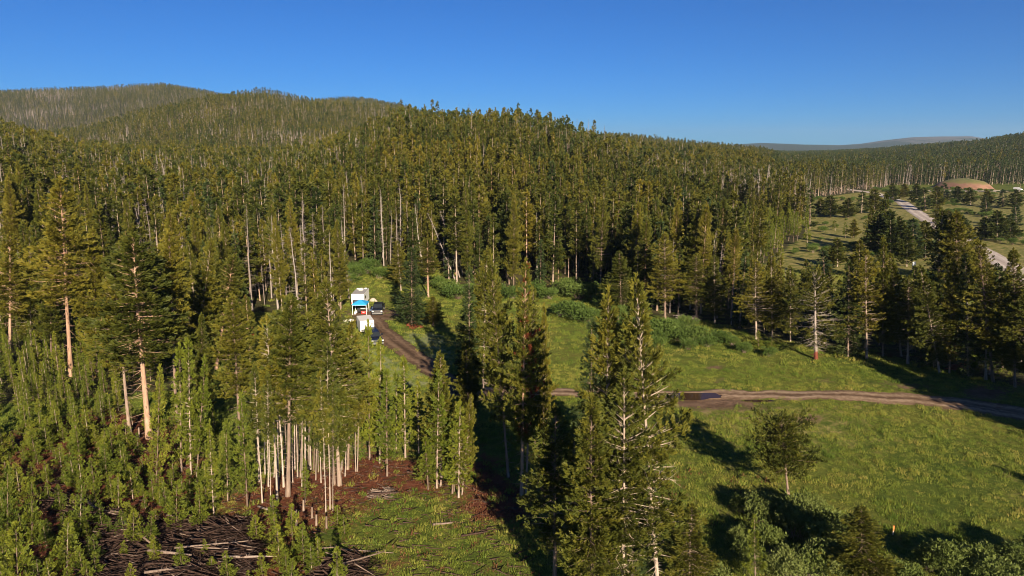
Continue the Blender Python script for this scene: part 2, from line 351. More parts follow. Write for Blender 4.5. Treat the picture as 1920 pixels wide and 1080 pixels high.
# far mountain
mu = np.linspace(1080, 2300, 160); mD = 9000.0
mv = np.interp(mu, [1080,1300,1420,1500,1560,1600,1640,1690,1750,1800,1830,1900,2100,2300], [285,274,268.5,271.5,272.5,270,264,258.5,257,256.5,261,266,272,285])
mt = np.linspace(0, 1, 40)
mz = CAM_H+mD*(279.6-mv)/1290
MX, MT = np.meshgrid((mu-960)/1280, mt)
R = mD-2600*(1-MT)+0*MX
MZ = -2+(mz[None, :]+2)*np.sin(np.pi/2*MT)**1.2
MZ = MZ + 9*np.sin(MX*60+MT*7)*np.sin(MX*23+MT*11)*MT*(1-MT)*2
mx_, my_ = MX*R, R
mnx, mny = len(mu), len(mt)
V = np.stack([mx_, my_, MZ], -1).reshape(-1, 3)
V2 = np.stack([MX[-1]*12000, np.full(mnx, 12000.0), np.full(mnx, -3.0)], -1)
V = np.concatenate([V, V2]); I = np.arange((mny+1)*mnx).reshape(mny+1, mnx)
F = np.stack([I[:-1,:-1], I[:-1,1:], I[1:,1:], I[1:,:-1]], -1).reshape(-1, 4)
rock = np.concatenate([(np.interp(MX*1280+960, [1380,1480,1620,1700,1800,1850,1950], [0.1,0.35,0.6,1.0,1.0,0.6,0.2])*np.clip(MT*1.3, 0, 1)).ravel(), np.zeros(mnx)])
link('mountain', mesh_np('mountain', V, F, ['mountain'], attrs={'rock': ('POINT', rock)}, smooth=True), kind='structure')

# ------------------------------------------------------------------ roads and puddle
def road(name, pts, widths, mat, lift=0.05, step=0.7, ragged=0.35, seed=1, ruts=True):
    P = np.array([at(u, v)[:2] for u, v in pts]); 
    d = np.r_[0, np.cumsum(np.linalg.norm(np.diff(P, axis=0), axis=1))]
    s = np.arange(0, d[-1], step)
    # smooth the polyline
    px = np.interp(s, d, P[:, 0]); py = np.interp(s, d, P[:, 1]); ww = np.interp(s, d, widths)
    k = max(3, int(6/step)); ker = np.hanning(k+2)[1:-1]; ker /= ker.sum()
    px = np.convolve(np.pad(px, k, mode='reflect', reflect_type='odd'), ker, 'same')[k:-k]; py = np.convolve(np.pad(py, k, mode='reflect', reflect_type='odd'), ker, 'same')[k:-k]
    tx = np.gradient(px); ty = np.gradient(py); L = np.hypot(tx, ty); nxv, nyv = -ty/L, tx/L
    rg = np.random.RandomState(seed); C = 9
    def rag():
        r = rg.randn(len(s)); r2 = np.convolve(np.pad(r, 4, mode='edge'), np.ones(5)/5, 'same')[4:-4]; return ragged*(r*0.25+r2*1.2)
    le = ww/2+rag(); ri = ww/2+rag()
    rows = []
    for j in range(C):
        f = j/(C-1); off = -ri*(1-f)+le*f
        x = px+nxv*off; y = py+nyv*off
        z = height(x, y)+lift
        if ruts: z = z-0.03*np.exp(-((np.abs(f-0.5)-0.24)/0.07)**2)
        if j in (0, C-1): z = z-lift-0.06
        rows.append(np.stack([x, y, z], -1))
    V = np.stack(rows, 1).reshape(-1, 3)
    uv = np.stack([np.repeat(s, C)*0.5, np.tile(np.arange(C)/(C-1), len(s))], -1)
    I = np.arange(len(s)*C).reshape(-1, C)
    F = np.stack([I[:-1,:-1], I[1:,:-1], I[1:,1:], I[:-1,1:]], -1).reshape(-1, 4)
    link(name, mesh_np(name, V, F, [mat], uv=uv, smooth=True), kind='structure')
    return np.stack([px, py, ww], -1)
R1 = road('dirt_road', [(820,735),(900,733),(960,734),(1040,735),(1150,739),(1240,739),(1340,740),(1450,740),(1560,742),(1680,746),(1760,751),(1830,760),(1900,773),(2000,790),(2150,815)], [3.7,3.7,3.7,3.7,3.7,3.7,3.7,3.7,3.9,4.6,5.5,5.5,5.5,5.5,5.5], 'dirtroad', 0.06, seed=3)
R2 = road('camp_track', [(880,736),(852,722),(815,697),(780,670),(745,645),(715,622),(697,606),(690,596)], [3.6,3.8,4,4,4.2,4.6,5.5,6], 'trackroad', 0.10, seed=5)
R3 = road('gravel_road', [(1560,351),(1640,362),(1690,378),(1715,396),(1742,413),(1772,432),(1812,456),(1850,475),(1888,498),(1950,533),(2100,620)], [7.5]*11, 'gravel', 0.12, step=3, ragged=0.15, seed=6, ruts=False)
def puddle(name, cen, ru, rv, seed, lift=0.075):
    rg = np.random.RandomState(seed); n = 48; th = np.linspace(0, 2*np.pi, n, endpoint=False)
    rr = 1+0.10*np.sin(3*th+rg.rand()*6)+0.08*np.sin(5*th+rg.rand()*6)+0.05*np.sin(9*th)
    c = at(*cen); e = at(cen[0]+ru, cen[1]); f = at(cen[0], cen[1]-rv)
    rx, ry = e.x-c.x, f.y-c.y
    z = hz(c.x, c.y)+lift+0.03
    V = [(c.x, c.y, z)]+[(c.x+rx*rr[i]*math.cos(th[i]), c.y+ry*rr[i]*math.sin(th[i])+0.15*rx*0, z) for i in range(n)]
    F = [(0, 1+i, 1+(i+1) % n) for i in range(n)]
    link(name, mesh_np(name, V, F, ['water']), kind='structure'); return c, rx, ry
PUD = puddle('puddle', (1290,744), 66, 6.2, 4)
puddle('puddle', (1425,753), 30, 2.0, 9)

# red earth cut bank across the valley
def mound():
    c = at(1852, 357); n = 40; th = np.linspace(0, 2*np.pi, n, endpoint=False); V = []; F = []
    rings = [(1, -0.5), (0.93, 0.6), (0.80, 3.0), (0.62, 5.4), (0.40, 6.6), (0.18, 7.4)]
    for r, z in rings:
        for a in th: V.append((20*r*math.cos(a)*(1+0.05*math.sin(3*a)), 26*r*math.sin(a), z+0.25*math.sin(5*a+r*9)))
    for k in range(len(rings)-1):
        for i in range(n): F.append((k*n+i, k*n+(i+1) % n, (k+1)*n+(i+1) % n, (k+1)*n+i))
    V.append((0, 0, 7.7)); last = len(V)-1
    V.append((0, 0, 7.7))
    for i in range(0, n): F.append(((len(rings)-1)*n+i, (len(rings)-1)*n+(i+1) % n, last, last+1))
    link('earth_mound', mesh_np('earth_mound', V, F, ['earth'], smooth=True), loc=(c.x, c.y+28, hz(c.x, c.y)), kind='structure')
    V = [(-60,-10,0.15),(70,-14,0.15),(75,0,0.2),(-58,4,0.2)]
    link('bare_earth_path', mesh_np('bare_earth_path', V, [(0,1,2,3)], ['tan']), loc=(c.x-8, c.y-4, hz(c.x, c.y)), kind='structure')
mound()

# ------------------------------------------------------------------ tree builders
def unit(v): return v/np.maximum(np.linalg.norm(v, axis=-1, keepdims=True), 1e-9)
def blades(P, D, L, k, wid, rg, spread=0.55):
    """k flat needle sprays fanning out of each shoot: returns verts, faces, shoot index of each face"""
    n = len(P)
    P = np.repeat(P, k, 0); L = np.repeat(L, k)*rg.uniform(0.7, 1.25, n*k)
    d = unit(np.repeat(D, k, 0)+spread*rg.randn(n*k, 3)*0.8)
    s = unit(np.cross(d, rg.randn(n*k, 3)))
    ww = (wid*L)[:, None]
    a = P-s*ww*0.22; b = P+d*L[:, None]+s*ww*0.5; c = P+d*(L*0.8)[:, None]-s*ww*0.5
    V = np.stack([a, b, c], 1).reshape(-1, 3); F = np.arange(3*n*k).reshape(-1, 3)
    return V, F, np.repeat(np.arange(n), k)
def spikes(P0, P1, r, rg):
    """thin three-sided twigs as long pyramids"""
    n = len(P0); d = unit(P1-P0); a = unit(np.cross(d, rg.randn(n, 3))); b = np.cross(d, a)
    r = np.broadcast_to(np.asarray(r, float), (n,))[:, None]
    ring = [P0+r*(math.cos(q)*a+math.sin(q)*b) for q in (0, 2.094, 4.189)]
    V = np.stack(ring+[P1], 1).reshape(-1, 3); o = np.arange(n)*4
    F = np.concatenate([np.stack([o+i, o+(i+1) % 3, o+3], 1) for i in range(3)])
    return V, F
def tube(path, radii, sides):
    path = np.asarray(path, float); m = len(path); th = np.linspace(0, 2*np.pi, sides, endpoint=False)
    V = np.concatenate([np.stack([p[0]+r*np.cos(th), p[1]+r*np.sin(th), np.full(sides, p[2])], -1) for p, r in zip(path, radii)])
    F = []
    for k in range(m-1):
        for i in range(sides):
            a, b = k*sides+i, k*sides+(i+1) % sides
            F += [(a, b, b+sides), (a, b+sides, a+sides)]
    return V, np.array(F)
def joinm(*parts):
    V, F, o = [], [], 0
    for v, f in parts:
        if len(v) == 0: continue
        V.append(v); F.append(f+o); o += len(v)
    return np.concatenate(V), np.concatenate(F)

def conifer(seed, H=18.0, base=0.15, R=2.2, nb=120, dens=1.0, shoot=0.40, k=10, wid=0.20, spread=0.36, whorl=0.0, shape='column', r0=0.20, bare=20, gaps=0.25, sides=7, droop=0.0, red=0.0, up=0.5, woody=1.0, deadlow=0.0, lean=0.35, tuft_step=0.22):
    rg = np.random.RandomState(seed)
    zz = np.linspace(0, 1, 9); wob = np.cumsum(rg.randn(9, 2)*0.02*H*0.12*lean*2, 0)*zz[:, None]
    def axis_at(z):
        f = np.clip(z/H, 0, 1); return np.stack([np.interp(f, zz, wob[:, 0]), np.interp(f, zz, wob[:, 1]), z], -1)
    tr = tube(np.stack([wob[:, 0], wob[:, 1], zz*H-0.15*(zz == 0)], -1), r0*((1-zz)**0.8*0.93+0.03)*(1+0.35*(zz == 0)), sides)
    f = np.sort(rg.rand(nb)**0.92); z = H*(base+(0.985-base)*f); wh = whorl or H/36; z = np.where(rg.rand(nb) < 0.8, np.round(z/wh)*wh, z)+0.06*wh*rg.randn(nb)
    s = (z/H-base)/(1-base); s = np.clip(s, 0, 1)
    if shape == 'column': rad = np.minimum(1, 0.5+s*2.6)*np.clip((1-s)/0.62, 0.0, 1)**0.9*0.95+0.035
    elif shape == 'cone': rad = np.minimum(1, 0.6+s*5)*(1-s)**0.95+0.03
    elif shape == 'round': rad = np.sqrt(np.clip(1-(2*s-0.9)**2*0.86, 0.02, 1))
    elif shape == 'sapling': rad = np.minimum(1, 0.75+s*3)*(1-s)**0.9+0.03
    az = rg.rand(nb)*2*np.pi
    lob = 1+gaps*np.sin(az*2+z*0.9*18/H+rg.rand()*6)+gaps*0.8*np.sin(az*3-z*1.7*18/H+rg.rand()*6)+gaps*0.5*rg.randn(nb)
    Lb = R*rad*np.clip(lob, 0.3, 1.6)
    el = np.radians(np.interp(s, [0, 0.5, 0.85, 1], [-14, 6, 32, 62]))-droop*(1-s)
    out = np.stack([np.cos(az), np.sin(az), np.zeros(nb)], -1); lat = np.stack([-np.sin(az), np.cos(az), np.zeros(nb)], -1)
    O = axis_at(z)
    def bp(i, t): return O[i]+out[i]*(Lb[i]*np.cos(el[i])*t)[:, None]+np.stack([0*t, 0*t, Lb[i]*(np.sin(el[i])*t+0.22*t*t)], -1)
    cnt = np.maximum(2, (Lb/tuft_step*dens*rg.uniform(0.6, 1.3, nb))).astype(int)
    isdead = rg.rand(nb) < np.where(s < 0.45, deadlow, deadlow*0.25)
    cnt[isdead] = 0
    bi = np.repeat(np.arange(nb), cnt); t = 0.04+0.98*rg.rand(len(bi))**0.85
    P = bp(bi, t); side = rg.uniform(-1, 1, len(bi))
    P = P+lat[bi]*(side*(0.10+0.42*Lb[bi]*(1.08-t)))[:, None]; P[:, 2] += rg.randn(len(bi))*0.07*shoot/0.34
    D = unit(out[bi]*0.75+lat[bi]*(side*0.8)[:, None]+np.array([0, 0, 1.0])*up)
    tintb = rg.rand(nb); tint = 0.6*tintb[bi]+0.4*rg.rand(len(bi))
    lead = np.repeat(axis_at(np.array([H*0.965, H*0.985, H])), 2, 0)
    P = np.concatenate([P, lead]); D = np.concatenate([D, np.tile([[0, 0, 1.0]], (6, 1))]); tint = np.r_[tint, np.full(6, .7)]
    V, F, fi = blades(P, D, np.full(len(P), shoot)*rg.uniform(0.75, 1.2, len(P)), k, wid, rg, spread)
    redf = np.zeros(len(P))
    if red: 
        rb = (rg.rand(nb) < red*(1.5-s)) & (np.cos(az-4.2) > -0.2); redf[:len(bi)] = rb[bi]
    crown = (V, F, {'tint': ('FACE', tint[fi]), 'red': ('FACE', redf[fi])})
    wd = []
    nw = int(nb*woody)
    if nw:
        i = rg.permutation(nb)[:nw]; wd.append(spikes(O[i], bp(i, np.full(nw, 0.92)), 0.035*H/18, rg))
    if isdead.any():
        i = np.where(isdead)[0]; wd.append(twiggy(O[i], bp(i, np.full(len(i), 1.0)), rg, 3))
    if bare:
        zb = H*base*rg.uniform(0.25, 1.15, bare); ab = rg.rand(bare)*2*np.pi; Lr = R*rg.uniform(0.15, 0.65, bare)
        P0 = axis_at(zb); P1 = P0+np.stack([np.cos(ab)*Lr, np.sin(ab)*Lr, -0.15*Lr+0.2*rg.randn(bare)*Lr], -1)
        wd.append(spikes(P0, P1, 0.028*H/18, rg))
    trunk = joinm(tr, *wd)
    return trunk, crown
def twiggy(P0, P1, rg, m=4):
    n = len(P0); parts = [spikes(P0, P1, 0.03, rg)]
    i = np.repeat(np.arange(n), m); t = rg.uniform(0.3, 0.9, len(i))[:, None]
    A = P0[i]*(1-t)+P1[i]*t; L = np.linalg.norm(P1-P0, axis=1)[i][:, None]
    d = unit(unit(P1-P0)[i]+0.9*rg.randn(len(i), 3)); parts.append(spikes(A, A+d*L*0.35, 0.015, rg))
    return joinm(*parts)
def snag(seed, H=17, R=1.3, nb=110, m=4, r0=0.17, thick=1.0, base=0.2):
    rg = np.random.RandomState(seed); zz = np.linspace(0, 1, 7); wob = np.cumsum(rg.randn(7, 2)*0.10, 0)*zz[:, None]
    tr = tube(np.stack([wob[:, 0], wob[:, 1], zz*H-0.15*(zz == 0)], -1), r0*((1-zz)**0.75*0.94+0.04), 6)
    z = H*(base+(0.98-base)*rg.rand(nb)); s = z/H; az = rg.rand(nb)*2*np.pi
    L = R*np.clip(1.25-s, 0.12, 1)*rg.uniform(0.4, 1.15, nb)
    O = np.stack([np.interp(s, zz, wob[:, 0]), np.interp(s, zz, wob[:, 1]), z], -1)
    T = O+np.stack([np.cos(az)*L, np.sin(az)*L, L*(-0.12+0.45*s+0.15*rg.randn(nb))], -1)
    i = np.repeat(np.arange(nb), m); t = rg.uniform(0.25, 0.9, len(i))[:, None]
    A = O[i]*(1-t)+T[i]*t; d = unit(unit(T-O)[i]+0.8*rg.randn(len(i), 3))
    br = joinm(spikes(O, T, 0.03*thick, rg), spikes(A, A+d*L[i][:, None]*0.45, 0.018*thick, rg))
    return tr, br
def bush(seed, H=2.4, R=1.8, lobes=15, n=1900, leaf=0.16, k=3, wid=0.5):
    rg = np.random.RandomState(seed); Pn = []; Dn = []; tn = []; W0 = []; W1 = []
    for j in range(lobes):
        a = rg.rand()*2*np.pi; q = R*0.62*math.sqrt(rg.rand()); cz = H*rg.uniform(0.45, 0.72)*(1-0.25*q/R); c = np.array([q*math.cos(a), q*math.sin(a), cz])
        rr = np.array([R*rg.uniform(0.28, 0.48)]*2+[H*rg.uniform(0.22, 0.34)]); m = n//lobes
        d = unit(rg.randn(m, 3)); d[:, 2] = np.abs(d[:, 2])*np.sign(rg.rand(m)-0.25)
        P = c+d*rr*rg.uniform(0.55, 1.08, (m, 1)); P[:, 2] = np.maximum(P[:, 2], 0.05)
        Pn.append(P); Dn.append(unit(d+np.array([0, 0, 0.7]))); tn.append(0.5*rg.rand()+0.5*rg.rand(m))
        for _ in range(3): W0.append(np.array([0.2*rg.randn(), 0.2*rg.randn(), 0])); W1.append(c+d[rg.randint(m)]*rr*0.8)
    P = np.concatenate(Pn); D = np.concatenate(Dn); tint = np.concatenate(tn)
    V, F, fi = blades(P, D, np.full(len(P), leaf)*rg.uniform(0.7, 1.3, len(P)), k, wid, rg, 0.8)
    return spikes(np.array(W0), np.array(W1), 0.014, rg), (V, F, {'tint': ('FACE', tint[fi]), 'red': ('FACE', np.zeros(len(F)))})

def tree_meshes(kind, built, leafmat, barkmat):
    (tv, tf), (cv, cf, ca) = built
    return mesh_np(kind+'_trunk', tv, tf, [barkmat]), mesh_np(kind+'_crown', cv, cf, [leafmat], attrs=ca)
def one_mesh(name, built, leafmat, barkmat):
    (tv, tf), (cv, cf, ca) = built; V, F = joinm((tv, tf), (cv, cf)); n0 = len(tf)
    at_ = {k: (d, np.r_[np.zeros(n0), v]) for k, (d, v) in ca.items()}
    return mesh_np(name, V, F, [barkmat, leafmat], midx=np.r_[np.zeros(n0, int), np.ones(len(cf), int)], attrs=at_)
K = {}   # prototypes: kind -> list of (trunk mesh, crown mesh, nominal height, nominal radius)
def proto(kind, n, fn, leafmat, barkmat, H, R, seed0=0):
    K[kind] = [(*tree_meshes(kind, fn(seed0+i), leafmat, barkmat if isinstance(barkmat, str) else barkmat[i % len(barkmat)]), H, R) for i in range(n)]
proto('full', 3, lambda s: conifer(s, 18, 0.13, 2.3, 300, 1.7, r0=0.15, bare=20, gaps=0.28), 'sunlitpine', 'bark', 18, 2.3, 10)
proto('tall', 4, lambda s: conifer(s, 19, 0.38, 2.3, 250, 1.6, bare=40, gaps=0.30, r0=0.21, deadlow=0.10), 'sunlitpine', ['bark', 'orangebark'], 19, 2.3, 20)
proto('pole', 4, lambda s: conifer(s, 15, 0.50, 1.25, 115, 1.2, bare=70, gaps=0.25, r0=0.10, lean=0.9), 'sunlitpine', 'palebark', 15, 1.25, 30)
proto('sparse', 3, lambda s: conifer(s, 19, 0.26, 2.4, 250, 1.45, bare=50, gaps=0.36, r0=0.19, deadlow=0.30, woody=1), 'sunlitpine', 'bark', 19, 2.4, 40)
proto('narrow', 4, lambda s: conifer(s, 11, 0.14, 1.35, 140, 1.25, shoot=0.36, k=8, bare=12, gaps=0.22, r0=0.10, shape='cone', up=0.8, wid=0.21), 'young', 'bark', 11, 1.35, 50)
proto('dense', 3, lambda s: conifer(s, 15, 0.05, 2.5, 260, 1.25, bare=6, gaps=0.2, r0=0.13, shape='cone', droop=0.25, up=0.25), 'fir', 'bark', 15, 2.5, 60)
proto('redtinged', 1, lambda s: conifer(s, 19, 0.25, 2.1, 230, 1.3, bare=40, gaps=0.32, r0=0.22, red=0.13), 'sunlitpine', 'orangebark', 19, 2.1, 70)
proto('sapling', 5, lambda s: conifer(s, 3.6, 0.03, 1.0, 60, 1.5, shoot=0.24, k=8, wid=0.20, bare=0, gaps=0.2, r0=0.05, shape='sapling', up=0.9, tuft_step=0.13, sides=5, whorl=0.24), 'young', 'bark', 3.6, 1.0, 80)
proto('round', 1, lambda s: conifer(s, 7.2, 0.26, 2.5, 170, 1.3, shoot=0.34, bare=4, gaps=0.25, r0=0.13, shape='round', up=0.9), 'sunlitpine', 'bark', 7.2, 2.5, 90)
proto('greylow', 1, lambda s: conifer(s, 12.5, 0.20, 3.3, 190, 1.0, bare=60, gaps=0.25, r0=0.26, deadlow=0.6, shape='round', droop=0.15), 'pine', 'footbark', 12.5, 3.3, 95)
proto('mid', 5, lambda s: conifer(s, 18, 0.10+0.08*(s % 4), 1.25, 125, 1.15, shoot=0.62, k=5, wid=0.34, bare=12, gaps=0.3, sides=5, woody=0.3, r0=0.15), 'pine', ['bark', 'bark', 'orangebark'], 18, 1.25, 100)
proto('midnarrow', 3, lambda s: conifer(s, 12, 0.25, 1.2, 80, 1.0, shoot=0.52, k=5, wid=0.38, bare=14, gaps=0.2, sides=5, woody=0.2, r0=0.11, shape='cone'), 'young', 'bark', 12, 1.2, 110)
proto('middense', 3, lambda s: conifer(s, 16, 0.05, 1.6, 130, 1.0, shoot=0.62, k=5, wid=0.40, bare=2, gaps=0.15, sides=5, woody=0.1, shape='cone', droop=0.2, up=0.3), 'fir', 'bark', 16, 1.6, 120)
proto('valley', 4, lambda s: conifer(s, 14, 0.06, 2.4, 190, 1.15, shoot=0.62, k=5, wid=0.38, bare=2, gaps=0.3, sides=5, woody=0.1, r0=0.14), 'pine', 'bark', 14, 2.4, 170)
proto('willow', 3, lambda s: bush(s), 'willow', 'bark', 2.4, 1.8, 130)
proto('shrub', 3, lambda s: bush(s, 2.0, 1.8, 12, 1000, 0.20), 'shrub', 'bark', 2.0, 1.8, 140)
def snagmesh(s, **kw):
    a, b = snag(s, **kw); return mesh_np('snag_trunk', *a, ['deadbark']), mesh_np('snag_branches', *b, ['deadbark'])
K['snag'] = [(*snagmesh(150+i, base=0.15), 17, 1.3) for i in range(3)]
K['midsnag'] = [(*snagmesh(160+i, nb=70, m=2, thick=1.6, base=0.15), 17, 1.3) for i in range(3)]

PARTN = {'willow': ('stems', 'foliage'), 'shrub': ('stems', 'foliage'), 'snag': ('trunk', 'bare_branches'), 'midsnag': ('trunk', 'bare_branches')}
def plant(kind, var, loc, top=None, H=None, R=None, name='lodgepole_pine', label='', cat='pine tree', group=None, spin=None, rs=random):
    tm, cm, H0, R0 = K[kind][var % len(K[kind])]
    o = bpy.data.objects.new(name, None); COL.objects.link(o); o.empty_display_size = 0.5
    o.location = loc
    if top is not None:
        ax = Vector(top)-Vector(loc); H = ax.length; q = Vector((0, 0, 1)).rotation_difference(ax.normalized())
    else: q = Quaternion((1, 0, 0), rs.uniform(-.02, .02)) @ Quaternion((0, 1, 0), rs.uniform(-.02, .02))
    sz = H/H0; sx = (R/R0) if R else sz
    q = q @ Quaternion((0, 0, 1), spin if spin is not None else rs.uniform(0, 6.283))
    o.rotation_mode = 'QUATERNION'; o.rotation_quaternion = q; o.scale = (sx, sx, sz)
    o['label'] = label; o['category'] = cat
    if group: o['group'] = group
    pn = PARTN.get(kind, ('trunk', 'crown'))
    for nm, me in zip(pn, (tm, cm)):
        c = bpy.data.objects.new(nm, me); COL.objects.link(c); c.parent = o
    return o
OCC = []   # (x, y, radius) of hand-placed plants, kept clear by the scattered ones
def tree(bu, bv, tu, tv, wpx, kind, label, var=0, name='lodgepole_pine', cat='pine tree', group='lodgepole pines', minh=1.0):
    b = at(bu, bv); y = b.y; r = ray(tu, tv); k = y/r.y
    t = Vector((r.x*k, y, CAM_H+r.z*k))
    if t.z-b.z < minh: t.z = b.z+minh
    dep = y*cP-(t.z*0.5-CAM_H)*sP
    R = wpx/FOC*dep/2*{'full': 0.74, 'sparse': 0.78, 'tall': 1.0, 'redtinged': 0.8, 'narrow': 0.85, 'pole': 0.8, 'dense': 0.85, 'mid': 0.8}.get(kind, 0.95)*(1.2 if bv > 1080 and kind != 'narrow' else 1)
    OCC.append((b.x, y, max(0.8, R*0.6)))
    return plant(kind, var, b-Vector((0, 0, 0.05)), t, R=R, name=name, label=label, cat=cat, group=group)
